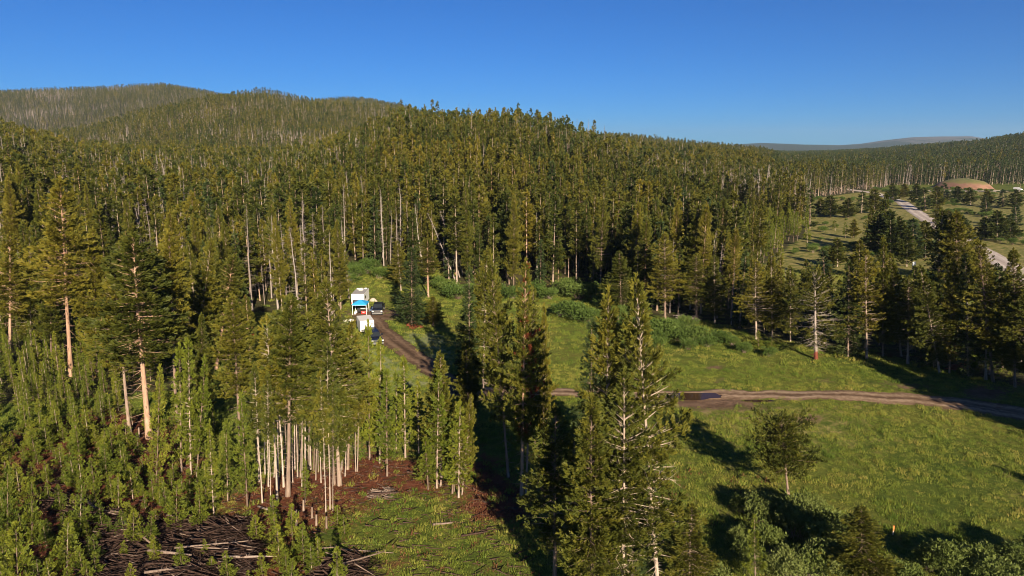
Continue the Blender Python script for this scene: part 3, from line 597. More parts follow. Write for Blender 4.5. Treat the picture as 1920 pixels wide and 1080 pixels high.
# ------------------------------------------------------------------ the trees one can point at
T_ = [
 (182,700,172,432,82,'full',1,'full olive pine between the broken pale trunk and the leaning orange-trunked pine'),
 (236,696,238,470,84,'full',0,'pine crown directly behind the tall leaning orange-trunked pine'),
 (362,704,398,452,80,'full',2,'dark-sided pine just right of the pale upper trunk pine at left'),
 (405,692,436,478,70,'tall',1,'pine leaning right above the deep shadow gap at left'),
 (58,668,56,428,66,'full',0,'slim tall pine near the left edge above the young growth'),
 (96,672,92,452,60,'full',2,'pine between the left edge and the broken pale trunk'),
 (18,680,20,440,70,'tall',3,'pine hard against the left edge of the picture'),
 (548,706,546,560,74,'full',1,'golden pine crown behind the left half of the pole stand'),
 (592,700,596,545,70,'full',0,'pine crown left of the camp, behind the thick white trunks'),
 (380,800,378,590,58,'full',2,'shaded pine at the back of the tight green clump'),
 # base u,v, top u,v, width, kind, variant, label
 (280,822,243,440,135,'tall',1,'tall golden-green pine with long bare orange trunk leaning left, above the saplings'),
 (243,812,212,500,80,'tall',0,'pine with stout orange trunk just left of the tall leaning orange-trunked pine'),
 (330,775,316,436,72,'tall',2,'tall pine with pale upper trunk showing right of the leaning orange-trunked pine'),
 (133,705,112,338,96,'tall',3,'very tall olive pine with broken pale trunk rising from the young growth at left'),
 (300,720,345,470,60,'full',1,'dusky pine half hidden between two tall pale-trunked pines at left'),
 (293,912,300,690,48,'narrow',1,'slim pine with thin straight trunk at the left edge of the tight green clump'),
 (340,884,336,650,62,'narrow',0,'bushiest green pine in the tight clump above the slash piles'),
 (358,893,352,640,56,'narrow',2,'tallest green pine in the tight clump above the slash piles'),
 (369,886,384,672,44,'narrow',3,'thin green pine on the right side of the tight clump above the slash piles'),
 (452,852,434,556,78,'tall',2,'open-crowned pine with white lower trunk left of the pole stand'),
 (470,700,463,555,40,'redtinged',0,'small rust-tipped pine beside the shaded grass clearing'),
 (401,966,392,800,42,'narrow',2,'short thin-trunked green pine standing alone left of the pole stand'),
 (427,940,424,790,40,'narrow',0,'short leafy pine between two thin-trunked ones left of the pole stand'),
 (464,950,452,740,50,'narrow',1,'pine with bare curved pale trunk at the left end of the pole stand'),
 (492,943,480,690,44,'pole',0,'slender crooked pole pine at the left end of the pole stand'),
 (508,956,502,700,36,'pole',1,'thin short pole pine in front of the white-trunked pair'),
 (520,938,508,600,66,'pole',2,'yellow-green pole pine with straight dark-banded trunk in the stand'),
 (522,917,519,610,50,'pole',3,'pole pine just behind the dark-banded trunk in the stand'),
 (532,913,520,590,62,'pole',0,'pole pine with thick chalk-white trunk left of centre of the stand'),
 (540,930,546,556,96,'tall',0,'broad golden-topped pine rising over the pole stand'),
 (542,893,540,640,46,'pole',1,'white-trunked pole pine behind the broad golden-topped pine'),
 (558,896,556,650,44,'pole',2,'thin pale pole pine in the middle of the stand'),
 (563,896,570,640,44,'pole',3,'thin pole pine touching its pale neighbour in the middle of the stand'),
 (572,872,576,600,62,'pole',0,'pole pine at the shaded back of the stand'),
 (582,881,580,590,60,'pole',1,'stout pale pole pine with ragged dead twigs in the stand'),
 (588,882,596,640,50,'sparse',1,'pole pine with a fan of grey dead twigs at the back of the stand'),
 (572,942,571,862,26,'narrow',3,'knee-thin small pine with a leafy tuft in front of the pole stand'),
 (611,960,606,700,38,'pole',2,'thin leaning pole pine in front of the thick white trunks'),
 (619,955,612,640,48,'pole',3,'straight slim pine in front of the thick white trunks'),
 (624,958,622,720,32,'pole',0,'dark thin pole pine closest to the red-brown duff'),
 (628,910,600,560,92,'full',2,'full green pine with thick white trunk beside the tallest one of the stand'),
 (637,910,614,527,128,'sparse',0,'tallest pine of the stand with thick white trunk and orange-flecked crown'),
 (652,880,660,600,84,'sparse',2,'spreading pine with orange-brown lower sprays behind the thick white trunks'),
 (667,884,664,720,40,'pole',1,'thin bare-stemmed pine right of the thick white trunks'),
 (670,884,676,700,38,'pole',2,'pale thin pine twinned with its neighbour right of the thick white trunks'),
 (693,862,690,608,54,'narrow',0,'bright green pine below the dark pickup hitched to the trailer'),
 (712,868,713,640,58,'narrow',1,'full bright green pine at the end of the pale grass patch'),
 (726,893,724,696,56,'narrow',2,'bright narrow pine with its short trunk foot on the brown duff'),
 (743,842,742,700,40,'narrow',3,'slim green pine behind two brighter ones under the camp track'),
 (760,858,757,672,56,'narrow',0,'bright pine with long thin trunk under the bend of the camp track'),
 (785,850,783,718,40,'narrow',1,'small dark green pine left of the pine with the pointed top'),
 (803,918,797,822,52,'narrow',2,'low bushy pine at the front of the clump by the grass gap'),
 (819,915,822,700,62,'narrow',3,'green pine with two-toned crown behind the low bushy pine'),
 (828,896,824,660,84,'full',0,'pointed-top pine crowning the clump right below the camp track'),
 (852,921,848,790,38,'narrow',0,'thin pine beside the white-footed one at the shadow edge'),
 (860,933,862,756,62,'narrow',1,'bright pine with white trunk foot at the edge of the long black shadow'),
 (866,928,884,740,44,'full',1,'shaded pine leaning over the long black shadow'),
 (880,800,874,640,56,'full',2,'shaded pine behind the bright white-footed pine'),
 (880,742,880,505,74,'dense',0,'dark bushy fir left of the broken white trunk'),
 (905,735,914,470,92,'full',1,'tall olive pine crown right behind the dark bushy fir'),
 (953,895,921,478,84,'sparse',1,'old pine with thick white peeling trunk and grey bare lower limbs'),
 (978,932,984,492,84,'redtinged',0,'pine with rusty red sprays down its left side and pink trunk'),
 (986,926,1000,540,70,'sparse',2,'pine sharing roots with the rusty red one, twin trunk on its right'),
 (1019,862,1020,572,44,'full',0,'narrow pine with thin grey trunk where the dirt road begins'),
 (1040,1094,1040,764,112,'sparse',0,'thin-crowned pine with full-length white trunk at the bottom centre'),
 (1092,1130,1074,800,70,'sparse',1,'half-dead pine with bare pale trunk behind the bottom centre pine'),
 (1106,872,1110,604,98,'dense',1,'blue-black dense fir in front of the dirt road'),
 (1130,1130,1144,550,120,'sparse',1,'large olive pine with pale split top beside the blue-black fir'),
 (1238,1160,1192,522,132,'sparse',2,'tallest centre pine with twin white tips and thick pale leaning trunk'),
 (1108,1200,1112,748,138,'full',1,'wide golden-olive pine filling the bottom edge at centre'),
 (1168,1190,1172,700,132,'sparse',0,'wide brown-flecked pine between the golden-olive one and the leaning trunk'),
 (1150,880,1152,640,86,'full',0,'pine tucked behind the twin-tipped centre pine above the road'),
 (1186,1150,1184,950,80,'dense',2,'small bright fir at the foot of the thick pale leaning trunk'),
 (1290,1130,1296,946,92,'full',2,'squat pine at the meadow corner right of the leaning trunk'),
 (1478,928,1464,790,108,'round',0,'lone round-headed pine with white foot in the open meadow'),
 (1417,1110,1414,968,50,'narrow',3,'narrow yellow-green pine among the willows at the bottom'),
 (1618,1120,1614,952,104,'full',1,'olive pine spreading over the willows near the orange marker post'),
 (772,610,770,467,82,'dense',2,'big dark fir beside the black pickup at camp'),
 (803,557,800,448,42,'tall',1,'pine with bright bare trunk just behind the big camp fir'),
 (812,611,812,556,48,'full',2,'short pine at the right foot of the big camp fir'),
 (752,545,745,452,44,'full',0,'pine behind the left shoulder of the big camp fir'),
 (1165,590,1160,472,70,'full',1,'dark-topped pine at the meadow corner of the forest wall'),
 (1247,603,1247,438,72,'sparse',0,'tall olive-brown pine rising over the shrub bank'),
 (1306,602,1306,476,74,'sparse',1,'orange-olive pine with drooping grey skirts by the shrub bank'),
 (1340,606,1338,480,58,'full',2,'dark pine right of the orange-olive one'),
 (1418,642,1416,488,70,'sparse',2,'dying pine with grey lower branches above the small meadow fir'),
 (1448,640,1446,470,52,'full',0,'dark pine between the dying pine and the thin green one'),
 (1482,640,1482,500,52,'full',1,'thin green pine standing in the shade left of the red-trunked tree'),
 (1530,674,1527,516,92,'greylow',0,'broad old tree with red trunk foot and grey drooping lower limbs'),
 (1590,668,1592,492,84,'dense',0,'dark dense conifer right of the red-trunked tree'),
 (1625,672,1622,470,76,'sparse',0,'pine with olive crown behind the shaded road corner'),
 (1655,668,1656,445,60,'full',2,'pointed dark pine in the right-hand forest edge'),
 (1702,682,1706,520,80,'sparse',1,'sunlit brownish pine at the shadowed edge of the road'),
 (1690,668,1668,476,72,'full',0,'pine behind the sunlit brownish one at the road shadow'),
 (1752,690,1750,520,70,'dense',1,'black-green shaded conifer between two sunlit ones by the road'),
 (1775,610,1766,392,66,'sparse',2,'tall scraggly pine blocking the gravel road'),
 (1798,616,1792,398,62,'tall',0,'tall paler pine blocking the gravel road beside the scraggly one'),
 (1762,700,1726,500,76,'full',1,'leafy pine beside the shaded road corner'),
 (1815,706,1812,480,76,'dense',2,'deep green conifer above the shaded end of the road'),
 (1848,712,1850,560,78,'narrow',2,'bright green young pine at the sandy bank by the road end'),
 (1862,716,1836,450,88,'sparse',0,'brown-olive pine in front of the gravel road bend'),
 (1903,726,1900,470,90,'full',2,'olive pine at the far right forest edge'),
 (1935,740,1930,520,90,'sparse',1,'pine cut by the right picture edge above the road end'),
 (1780,700,1788,490,70,'full',0,'shaded pine behind the road end'),
 (1880,690,1872,500,74,'dense',1,'dark conifer behind the brown-olive pine at right'),
]
for i, (bu, bv, tv) in enumerate([(486,905,690),(497,890,670),(503,912,700),(514,896,660),(527,884,650),(549,905,670),(553,880,655),(566,915,690),(577,898,650),(592,900,670),(597,885,660),(602,905,690),(606,880,650),(641,882,660),(647,893,690),(536,870,640),(560,866,640),(590,862,640)]):
    T_.append((bu, bv, bu+(i % 5-2)*3, tv, 34, 'pole', i, 'thin pale pole in the packed pole stand at left centre, %s' % ('towards its left end', 'in its middle', 'towards its thick white trunks')[0 if bu < 530 else (1 if bu < 590 else 2)]))
for (bu, bv, tu, tv, wp, kd, va, lb) in T_:
    nm, ct, gr = 'lodgepole_pine', 'pine tree', 'lodgepole pines'
    if kd == 'narrow': nm, gr = 'young_pine', 'young bright green pines'
    if kd == 'dense': nm, ct, gr = 'fir_tree', 'fir tree', 'dark dense firs'
    tree(bu, bv, tu, tv, wp, kd, lb, va, nm, ct, gr)
# trees just outside the right and lower edges whose shadows reach into the picture
rs = random.Random(5)
for i, (x, y, H) in enumerate([(60,63,17),(61,55,16),(63,49,15),(66,58,18),(69,62,17),(64,62,15),(68,52,17),(73,60,18),(60,64,12),(70,63,18),(66,58,13),(78,64,19),(51,45,7),(62,58,18),(65,61,17)]):
    plant(['full', 'sparse', 'dense'][i % 3], i, (x, y, hz(x, y)-.05), H=H, R=H*0.15, label='pine beyond the right edge that shades the meadow and the road', group='pines beyond the right edge', rs=rs)
    OCC.append((x, y, 1.5))

# saplings and young growth, lower left
def ground_uv(x, y): return proj(x, y, hz(x, y))
SLASH = [[(190,1010),(300,985),(330,975),(470,975),(500,1010),(455,1120),(170,1120),(180,1060)], [(80,925),(115,925),(300,1000),(280,1030),(160,985)], [(610,1055),(690,1045),(690,1080),(600,1110)]]
SLW = [wpoly(p) for p in SLASH]
def inpolys(x, y, L):
    a = np.array([x]); b = np.array([y]); return any(inpoly(a, b, p)[0] for p in L)
def free(x, y, r):
    return all((x-a)**2+(y-b)**2 > (r+c)**2*0.6 for a, b, c in OCC)
S_ = [(35,1120,30,985,60,'sapling at the bottom-left corner, wide and bright green'),(125,1070,128,975,56,'bright bushy sapling in the black gully at lower left'),(150,1000,152,905,48,'sapling rising above the black gully'),
 (250,1020,250,958,44,'small broad sapling beside the slash pile'),(282,1018,284,962,36,'small sapling joined to a broad one beside the slash pile'),(222,965,221,892,34,'slim sapling above the head of the gully'),
 (330,985,332,905,46,'thick sapling on the upper rim of the slash piles'),(375,985,372,910,44,'dark sapling on the right rim of the slash piles'),(482,1013,478,968,40,'sapling standing between slash pile and brown duff'),
 (524,1060,520,988,48,'full sapling in front of the pole stand, right of the slash piles'),(548,1010,546,948,36,'sapling with bright leader in front of the pole stand'),(570,1055,566,985,42,'larger sapling of the row in front of the pole stand'),
 (597,1060,595,1010,30,'small sapling at the right of the front row'),(632,1110,632,1030,40,'sapling at the bottom edge where the grass begins'),(633,985,632,950,26,'tiny sapling at the foot of the slim duff pines'),
 (398,1070,396,1045,24,'tiny sapling growing out of the slash logs'),(233,1045,232,1016,22,'tiny sapling beside the tangled brown slash'),(60,1010,60,900,44,'tall yellow-green sapling at lower left'),
 (545,1110,548,1050,36,'sapling cut by the bottom edge below the pole stand'),(15,1000,14,880,44,'tall sapling at the left edge')]
for i, (bu, bv, tu, tv, wp, lb) in enumerate(S_):
    tree(bu, bv, tu, tv, wp, 'sapling', lb, i, 'pine_sapling', 'sapling', 'pine saplings', 0.8)
rg = np.random.RandomState(11)
ns = 0; cand = []
for _ in range(9000):
    u = rg.uniform(-30, 690); v = rg.uniform(800, 1118)
    cand.append((u, v))
for u, v in cand:
    if ns >= 190: break
    lim = 800 if u < 250 else (870 if u < 400 else 935)
    if v < lim + rg.uniform(0, 30): continue
    if u > 420 and (v < 975 or rg.rand() < 0.80): continue
    p = at(u, v)
    if inpolys(p.x, p.y, SLW) and rg.rand() < 0.90: continue
    if not free(p.x, p.y, 0.35): continue
    H = rg.uniform(0.8, 2.7)*(1.2 if u < 260 and v < 960 else 0.9); OCC.append((p.x, p.y, 0.55))
    plant('sapling', ns, p, H=H, R=H*rg.uniform(0.25, 0.33), name='pine_sapling', label='bright green pine sapling scattered over the cleared slope at lower left', cat='sapling', group='scattered pine saplings'); ns += 1
ns = 0
for _ in range(12000):
    if ns >= 190: break
    u = rg.uniform(-40, 430); v = rg.uniform(585, 880)
    if v > 850 - max(0, u-230)*0.1 and u < 230: continue
    if 235 < u < 330 and v > 730 and rg.rand() < 0.9: continue
    p = at(u, v); t = (v-585)/290
    if u > 330 and v < 820: continue
    if not free(p.x, p.y, 0.5): continue
    H = (7.5-5.0*t)*rg.uniform(0.6, 1.25); OCC.append((p.x, p.y, 0.75))
    lb = ('mid-height green pine in the dense young stand at left', 'low young pine at the lower fringe of the dense young stand at left')[t > 0.6]
    plant('narrow' if t < 0.75 else 'sapling', ns, p, H=H, R=H*rg.uniform(0.10, 0.135)*(1 if t < 0.75 else 1.8), name='young_pine', label=lb, cat='pine tree', group='young stand at left'); ns += 1

# ------------------------------------------------------------------ bushes
B_ = [(1450,985,58,'willow right under the white foot of the lone pine'),(1515,985,56,'leafy willow just right of the lone pine foot'),(1405,1075,60,'willow hugging the left of the narrow yellow-green pine'),(1545,1005,54,'pale-tipped willow at the upper rim of the thicket'),(1520,1085,74,'willow in the lower middle of the thicket'),(1225,1085,50,'green willow right behind the thick pale leaning trunk'),(1265,1050,46,'small willow left of the squat pine'),(1585,1060,60,'willow left of the spreading olive pine'),(1300,1075,52,'round willow at the meadow corner below the squat pine'),(1340,1110,60,'willow cut by the bottom edge left of the narrow yellow pine'),(1420,985,60,'upright willow left of the lone meadow pine foot'),
 (1392,1030,46,'small dark willow left of the narrow yellow-green pine'),(1490,1010,78,'large silvery willow in the middle of the thicket'),(1540,1040,84,'widest silvery willow below the lone pine'),(1480,1095,70,'willow on the bottom edge beside the narrow pine'),
 (1560,1100,76,'willow on the bottom edge below the widest one'),(1668,1108,50,'willow under the orange marker post'),(1700,1110,66,'dark green willow right of the olive pine'),(1745,1070,50,'willow at the thicket end, shaded by its neighbour'),
 (1790,1090,72,'pale willow left of the right-hand gap'),(1850,1090,70,'grey-green willow near the bottom-right corner'),(1910,1100,76,'willow filling the bottom-right corner'),(1950,1070,60,'willow leaving the frame at lower right'),(1440,1040,60,'willow crowded between the narrow pine and the silvery ones'),
 (1350,1180,90,'big willow under the frame edge'),(1600,1040,40,'low willow behind the olive pine'),(1390,960,36,'low bush in the shade left of the lone pine'),(1880,1130,80,'deep green willow at the lower right rim')]
for i, (u, v, wp, lb) in enumerate(B_):
    p = at(u, v); r = wp/FOC*p.length*0.70; OCC.append((p.x, p.y, r*0.6))
    plant('willow', i, p-Vector((0, 0, .05)), H=r*(1.6 if u < 1650 else 1.3), R=r, name='willow_bush', label=lb, cat='bush', group='willow thicket')
Q_ = [(1060,548,40),(1085,560,44),(1112,560,40),(1030,560,34),(1000,556,36),(1075,598,46),(1100,604,40),(1052,592,30),(960,560,30),(930,556,30),(1220,640,40),(1245,634,44),(1272,640,44),(1300,644,40),(1325,650,34),(1235,655,30),(1215,622,32),(1262,622,36),
 (1290,618,30),(1350,640,30),(1372,648,24),(860,560,40),(838,548,36),(880,552,30),(820,540,26),(650,512,34),(668,520,30),(690,512,30),(712,522,26),(735,520,30),(655,532,26),(1135,575,36),(1160,600,34),(1180,612,30),(1290,655,26),(1395,662,24),(1440,668,22)]
for i, (u, v, wp) in enumerate(Q_):
    p = at(u, v); r = wp/FOC*p.y*0.80; OCC.append((p.x, p.y, r*0.5))
    z = ('along the back of the meadow', 'beside the forest wall right of the camp', 'behind the trailers')[0 if u > 1190 else (1 if u > 780 else 2)]
    plant('shrub', i, p-Vector((0, 0, .05)), H=r*rs.uniform(0.9, 1.3), R=r, name='leafy_shrub', label='rounded bright green leafy shrub '+z, cat='bush', group='shrubs '+z)
for (u, v, tv, wp, lb) in [(1422,652,622,26,'tiny fir at the meadow edge below the dying pine'),(1447,655,634,18,'smaller of the two tiny firs at the meadow edge')]:
    tree(u, v, u, tv, wp, 'sapling', lb, 2, 'small_fir', 'fir tree', 'tiny meadow-edge firs', 0.8)

# ------------------------------------------------------------------ valley trees beyond the strip
V_ = [(1662,475,365,28,'tall dark pine column at the left of the gravel road'),(1518,428,356,26,'lone tall pine standing at the foot of the young slope'),(1514,463,410,14,'thin bare-trunked pine on the open slope'),(1557,408,368,36,'broad pine in the open valley left of the road'),
 (1590,408,372,30,'dark pine beside the broad valley pine'),(1615,400,360,26,'pine at the end of the valley meadow'),(1640,400,355,28,'pine nearest to where the gravel road vanishes'),(1600,447,412,18,'small pine on the sunny valley meadow'),(1585,446,418,10,'thin little fir on the valley meadow'),
 (1566,432,414,12,'tiny fir on the valley slope'),(1648,478,400,40,'dense pine in the roadside clump, left end'),(1670,482,398,40,'tallest pine of the roadside clump'),(1690,480,408,38,'dark middle pine of the roadside clump'),(1712,486,412,42,'broad green pine of the roadside clump'),(1735,484,416,40,'rightmost pine of the roadside clump'),
 (1700,500,430,36,'lower bright pine in front of the roadside clump'),(1760,420,385,22,'small pine right of the road beside the white sign'),(1735,395,352,30,'pine at the far right verge of the road'),(1755,392,350,28,'pine behind the far road verge'),(1780,440,395,34,'bushy pine between road and dry meadow'),
 (1800,448,400,36,'pine right of the bushy one by the dry meadow'),(1850,404,368,22,'dark round pine on the dry meadow'),(1870,452,396,40,'broad spreading pine in the right meadow'),(1845,450,408,30,'pine left of the broad spreading one'),(1895,450,410,28,'small pine right of the broad spreading one'),
 (1905,425,385,26,'pine near the right edge of the valley'),(1540,404,372,22,'shaded pine left of the broad valley pine'),(1632,462,392,24,'pine on the left flank of the roadside clump'),(1720,380,345,26,'pine screening the road from the mound'),(1770,378,344,24,'pine in the row below the red mound'),
 (1795,380,350,22,'second pine in the row below the red mound'),(1820,384,352,22,'third pine in the row below the red mound'),(1850,388,356,22,'pine below the middle of the red mound'),(1880,388,356,24,'pine below the right end of the red mound'),(1905,392,356,24,'pine below the white vehicle by the mound'),
 (1695,372,345,22,'pine beside the vanishing road'),(1675,378,345,22,'left-hand pine beside the vanishing road'),(1760,520,440,44,'pine in front of the gravel road, left of the tall scraggly one'),(1830,540,452,44,'pine screening the road bend'),(1570,500,448,36,'pine on the slope above the red-trunked tree'),(1612,520,452,36,'pine behind the olive-crowned one'),(1545,520,470,34,'rounded pine on the near valley slope')]
for i, (u, v, tv, wp, lb) in enumerate(V_):
    tree(u, v, u+rs.uniform(-2, 2), tv, wp, ['valley', 'middense', 'valley', 'valley'][i % 4] if wp > 16 else 'midnarrow', lb, i, 'lodgepole_pine', 'pine tree', 'scattered valley pines', 2)
# skyline trees standing clear of the near ridge
for i, (u, tv, kd) in enumerate([(812,188,'mid'),(822,192,'mid'),(882,191,'midsnag'),(946,202,'mid'),(953,205,'mid'),(972,195,'middense'),(1005,208,'mid'),(1047,216,'midsnag'),(1080,220,'midsnag'),(1102,214,'midsnag'),(1112,220,'mid'),(1132,222,'midsnag'),(755,188,'mid'),(900,206,'mid'),(1030,212,'mid'),(862,200,'midsnag')]):
    D = float(lin(u, L1_D))-12; x = (u-960)/1280*D*0.985; z = hz(x, D); r = ray(u, tv); ztop = CAM_H+r.z*D/r.y
    H = max(14, min(27, ztop-z))
    plant(kd, i, (x, D, z), H=H, R=1.7, name='dead_pine' if 'snag' in kd else 'lodgepole_pine', cat='dead tree' if 'snag' in kd else 'pine tree', label=('bare dead pine spire against the sky on the near ridge' if 'snag' in kd else 'pine top standing above the near ridge against the sky'), group='dead spires on the near ridge' if 'snag' in kd else 'pines on the near ridge skyline', rs=rs)
    OCC.append((x, D, 1.5))

# ------------------------------------------------------------------ forest: nearest 170 as things, the rest as one mass per distance
rg = np.random.RandomState(23)
def jitter(x0, x1, y0, y1, sp):
    a = np.arange(x0, x1, sp); b = np.arange(y0, y1, sp); A, B = np.meshgrid(a, b)
    A = A+sp*rg.uniform(-.48, .48, A.shape); B = B+sp*rg.uniform(-.48, .48, B.shape); return A.ravel(), B.ravel()
def patch(x, y, s=0.012, p=0.0): return np.sin(x*s+1.7*np.sin(y*s*0.7+p)+p)*np.sin(y*s*1.3+1.3*np.sin(x*s*0.8)+2*p)
occ = np.array(OCC)
def clear_of(x, y, r=1.0):
    ok = np.ones(len(x), bool)
    for a, b, c in occ: ok &= (x-a)**2+(y-b)**2 > (c*0.8+r)**2
    return ok
def off_road(x, y, R, m=2.0):
    ok = np.ones(len(x), bool)
    for a, b, wd in R[::3]: ok &= (x-a)**2+(y-b)**2 > (wd/2+m)**2
    return ok
# running horizon so that only trees one could see (with a margin for a step aside) are set
hu = np.linspace(-1.05, 1.05, 420); hy = np.geomspace(40, 4000, 500)
HU, HY = np.meshgrid(hu, hy, indexing='ij'); HA = (height(HU*HY, HY)+4-CAM_H)/HY; HM = np.maximum.accumulate(HA, 1)
def visible(x, y, tall=22, slack=0.006):
    a = np.clip(((x/y)+1.05)/2.1*419, 0, 419).astype(int); b = np.clip(np.searchsorted(hy, y*0.93)-1, 0, 499)
    return (height(x, y)+tall-CAM_H)/y + slack > HM[a, b]
def cone(x, y, m=0.06): return np.abs(x/(y*cP)) < 0.75+m+4/y
def make_points(y0, y1, sp):
    x, y = jitter(-0.86*y1, 0.86*y1, y0, y1, sp); k = cone(x, y); x, y = x[k], y[k]
    fm, val = forest_mask(x, y); h = height(x, y); u = 960+1280*x/y
    hill4 = (u > 1440) & (y > 580)
    ok = fm | ((h > 2.2) & (y > 90) & (u < 1760)) | hill4
    sc = (~ok) & (val | (u > 1400)) & (rg.rand(len(x)) < 0.025*(sp/4)**2) & (y > 130)
    ok |= sc
    bare = ok & ~fm & (u > 1500) & (h < 3) & (y < 560); ok &= ~(bare & (rg.rand(len(x)) < 0.93))
    ok &= ~((np.abs(u-1852) < 90) & (y > 440) & (y < 560))
    x, y = x[ok], y[ok]; v = visible(x, y); x, y = x[v], y[v]
    k = off_road(x, y, R3, 5) & off_road(x, y, R1, 4) & off_road(x, y, R2, 3)
    x, y = x[k], y[k]; k = clear_of(x, y, 1.2); return x[k], y[k]
xa, ya = make_points(84, 300, 3.5)
ua, va = pixflat(xa, ya)
k = ~((ua < 440) & (ya < 104)) ; xa, ya, ua = xa[k], ya[k], ua[k]
za = height(xa, ya)
# what grows where, apart from the firs that darken the far right hill
def species(x, y, u, z):
    n = len(x); r = rg.rand(n); P1 = patch(x, y, 0.013, 0.4); P2 = patch(x, y, 0.03, 2.1)
    kind = np.zeros(n, int)                                  # 0 live pine, 1 dense, 2 young, 3 snag
    kind[(r < 0.13+0.10*P2)] = 1
    dead = 0.21+0.42*np.clip(P1, -0.4, 0.9)+0.10*np.clip(P2, -1, 1)+0.06*((u < 760) & (y > 130))
    kind[(rg.rand(n) < dead)] = 3
    young = ((u < 330) & (y < 132) & (rg.rand(n) < 0.45)) | ((u > 1335) & (u < 1520) & (y > 165) & (y < 268))
    kind[young & (rg.rand(n) < 0.9)] = 2
    H = rg.uniform(11.5, 21.5, n)*(1+0.08*P2); H[kind == 2] = rg.uniform(6, 10, (kind == 2).sum()); H[kind == 1] *= 0.88
    H[kind == 3] *= rg.uniform(0.75, 1.02, (kind == 3).sum())
    lf = (u < 330) & (y < 132) & (kind != 2); H[lf] *= rg.uniform(0.55, 0.9, lf.sum())
    st = (u > 1390) & (y < 160) & (z < 3); H[st] = rg.uniform(7.5, 11.5, st.sum())
    dimmed4 = (u > 1440) & (y > 560) & (kind == 0); kind[dimmed4 & (rg.rand(n) < 0.65)] = 1; kind[(kind == 3) & (u > 1500) & (y > 560) & (rg.rand(n) < 0.6)] = 1  # far right hill: darker firs swapped in, its weaker light put into colour
    low = (u > 1520) & (z < 3) & (y > 150) & (y < 390); H[low] *= rg.uniform(0.25, 0.8, low.sum())
    return kind, H
ka, Ha = species(xa, ya, ua, za)
KN = ['mid', 'middense', 'midnarrow', 'midsnag']
inframe = np.abs(xa/(ya*cP)) < 0.77
size = Ha/ya*(inframe)
order = np.argsort(-size)
picked = np.zeros(len(xa), bool); cnt = {0: 0, 1: 0, 2: 0, 3: 0}; cap = {0: 150, 1: 60, 2: 60, 3: 60}
for i in order:
    c = int(ka[i])
    if cnt[c] >= cap[c]: continue
    picked[i] = True; cnt[c] += 1
ii = np.where(picked)[0]
def zone(u, y):
    if u < 330: return 'on the left slope above the young growth'
    if u < 560: return 'in the shaded forest around the small clearing'
    if u < 660: return 'in the forest edge left of the camp'
    if u < 860: return 'in the forest wall behind the camp'
    if u < 1130: return 'in the forest wall behind the shrubby meadow'
    if u < 1400: return 'in the forest corner above the shrub bank'
    return 'in the forest strip beyond the meadow road'
LK = ['green pine with a column crown', 'dark full-skirted fir', 'slim bright young pine', 'grey dead pine with bare branches']
NMS = [('lodgepole_pine', 'pine tree'), ('fir_tree', 'fir tree'), ('young_pine', 'pine tree'), ('dead_pine', 'dead tree')]
seen_zone = {}
for i in ii:
    c = int(ka[i]); u = float(ua[i]); zn = zone(u, ya[i])
    seen_zone.setdefault((c, zn), []).append(i)
for (c, zn), L in seen_zone.items():
    L = sorted(L, key=lambda i: ua[i]); hmax = max(L, key=lambda i: Ha[i]); near = min(L, key=lambda i: ya[i])
    for i in L:
        if len(L) > 1:
            where = 'tallest ' if i == hmax else ('nearest ' if i == near else ('leftmost ' if i == L[0] else ('rightmost ' if i == L[-1] else '')))
        else: where = 'only '
        kk = KN[c]
        if Ha[i]/ya[i] > 0.135 and c < 2: kk = ('full', 'tall', 'sparse', 'full')[i % 4] if c == 0 else 'dense'
        if Ha[i]/ya[i] > 0.09 and c == 2: kk = 'narrow'
        if Ha[i]/ya[i] > 0.12 and c == 3: kk = 'snag'
        R = Ha[i]*(0.085, 0.11, 0.10, 0.085)[c]*rs.uniform(0.8, 1.2)
        plant(kk, int(i), (xa[i], ya[i], za[i]-.05), H=float(Ha[i]), R=R, name=NMS[c][0], cat=NMS[c][1], label=f'{where}{LK[c]} {zn}', group=f'{LK[c]}s {zn}', rs=rs)

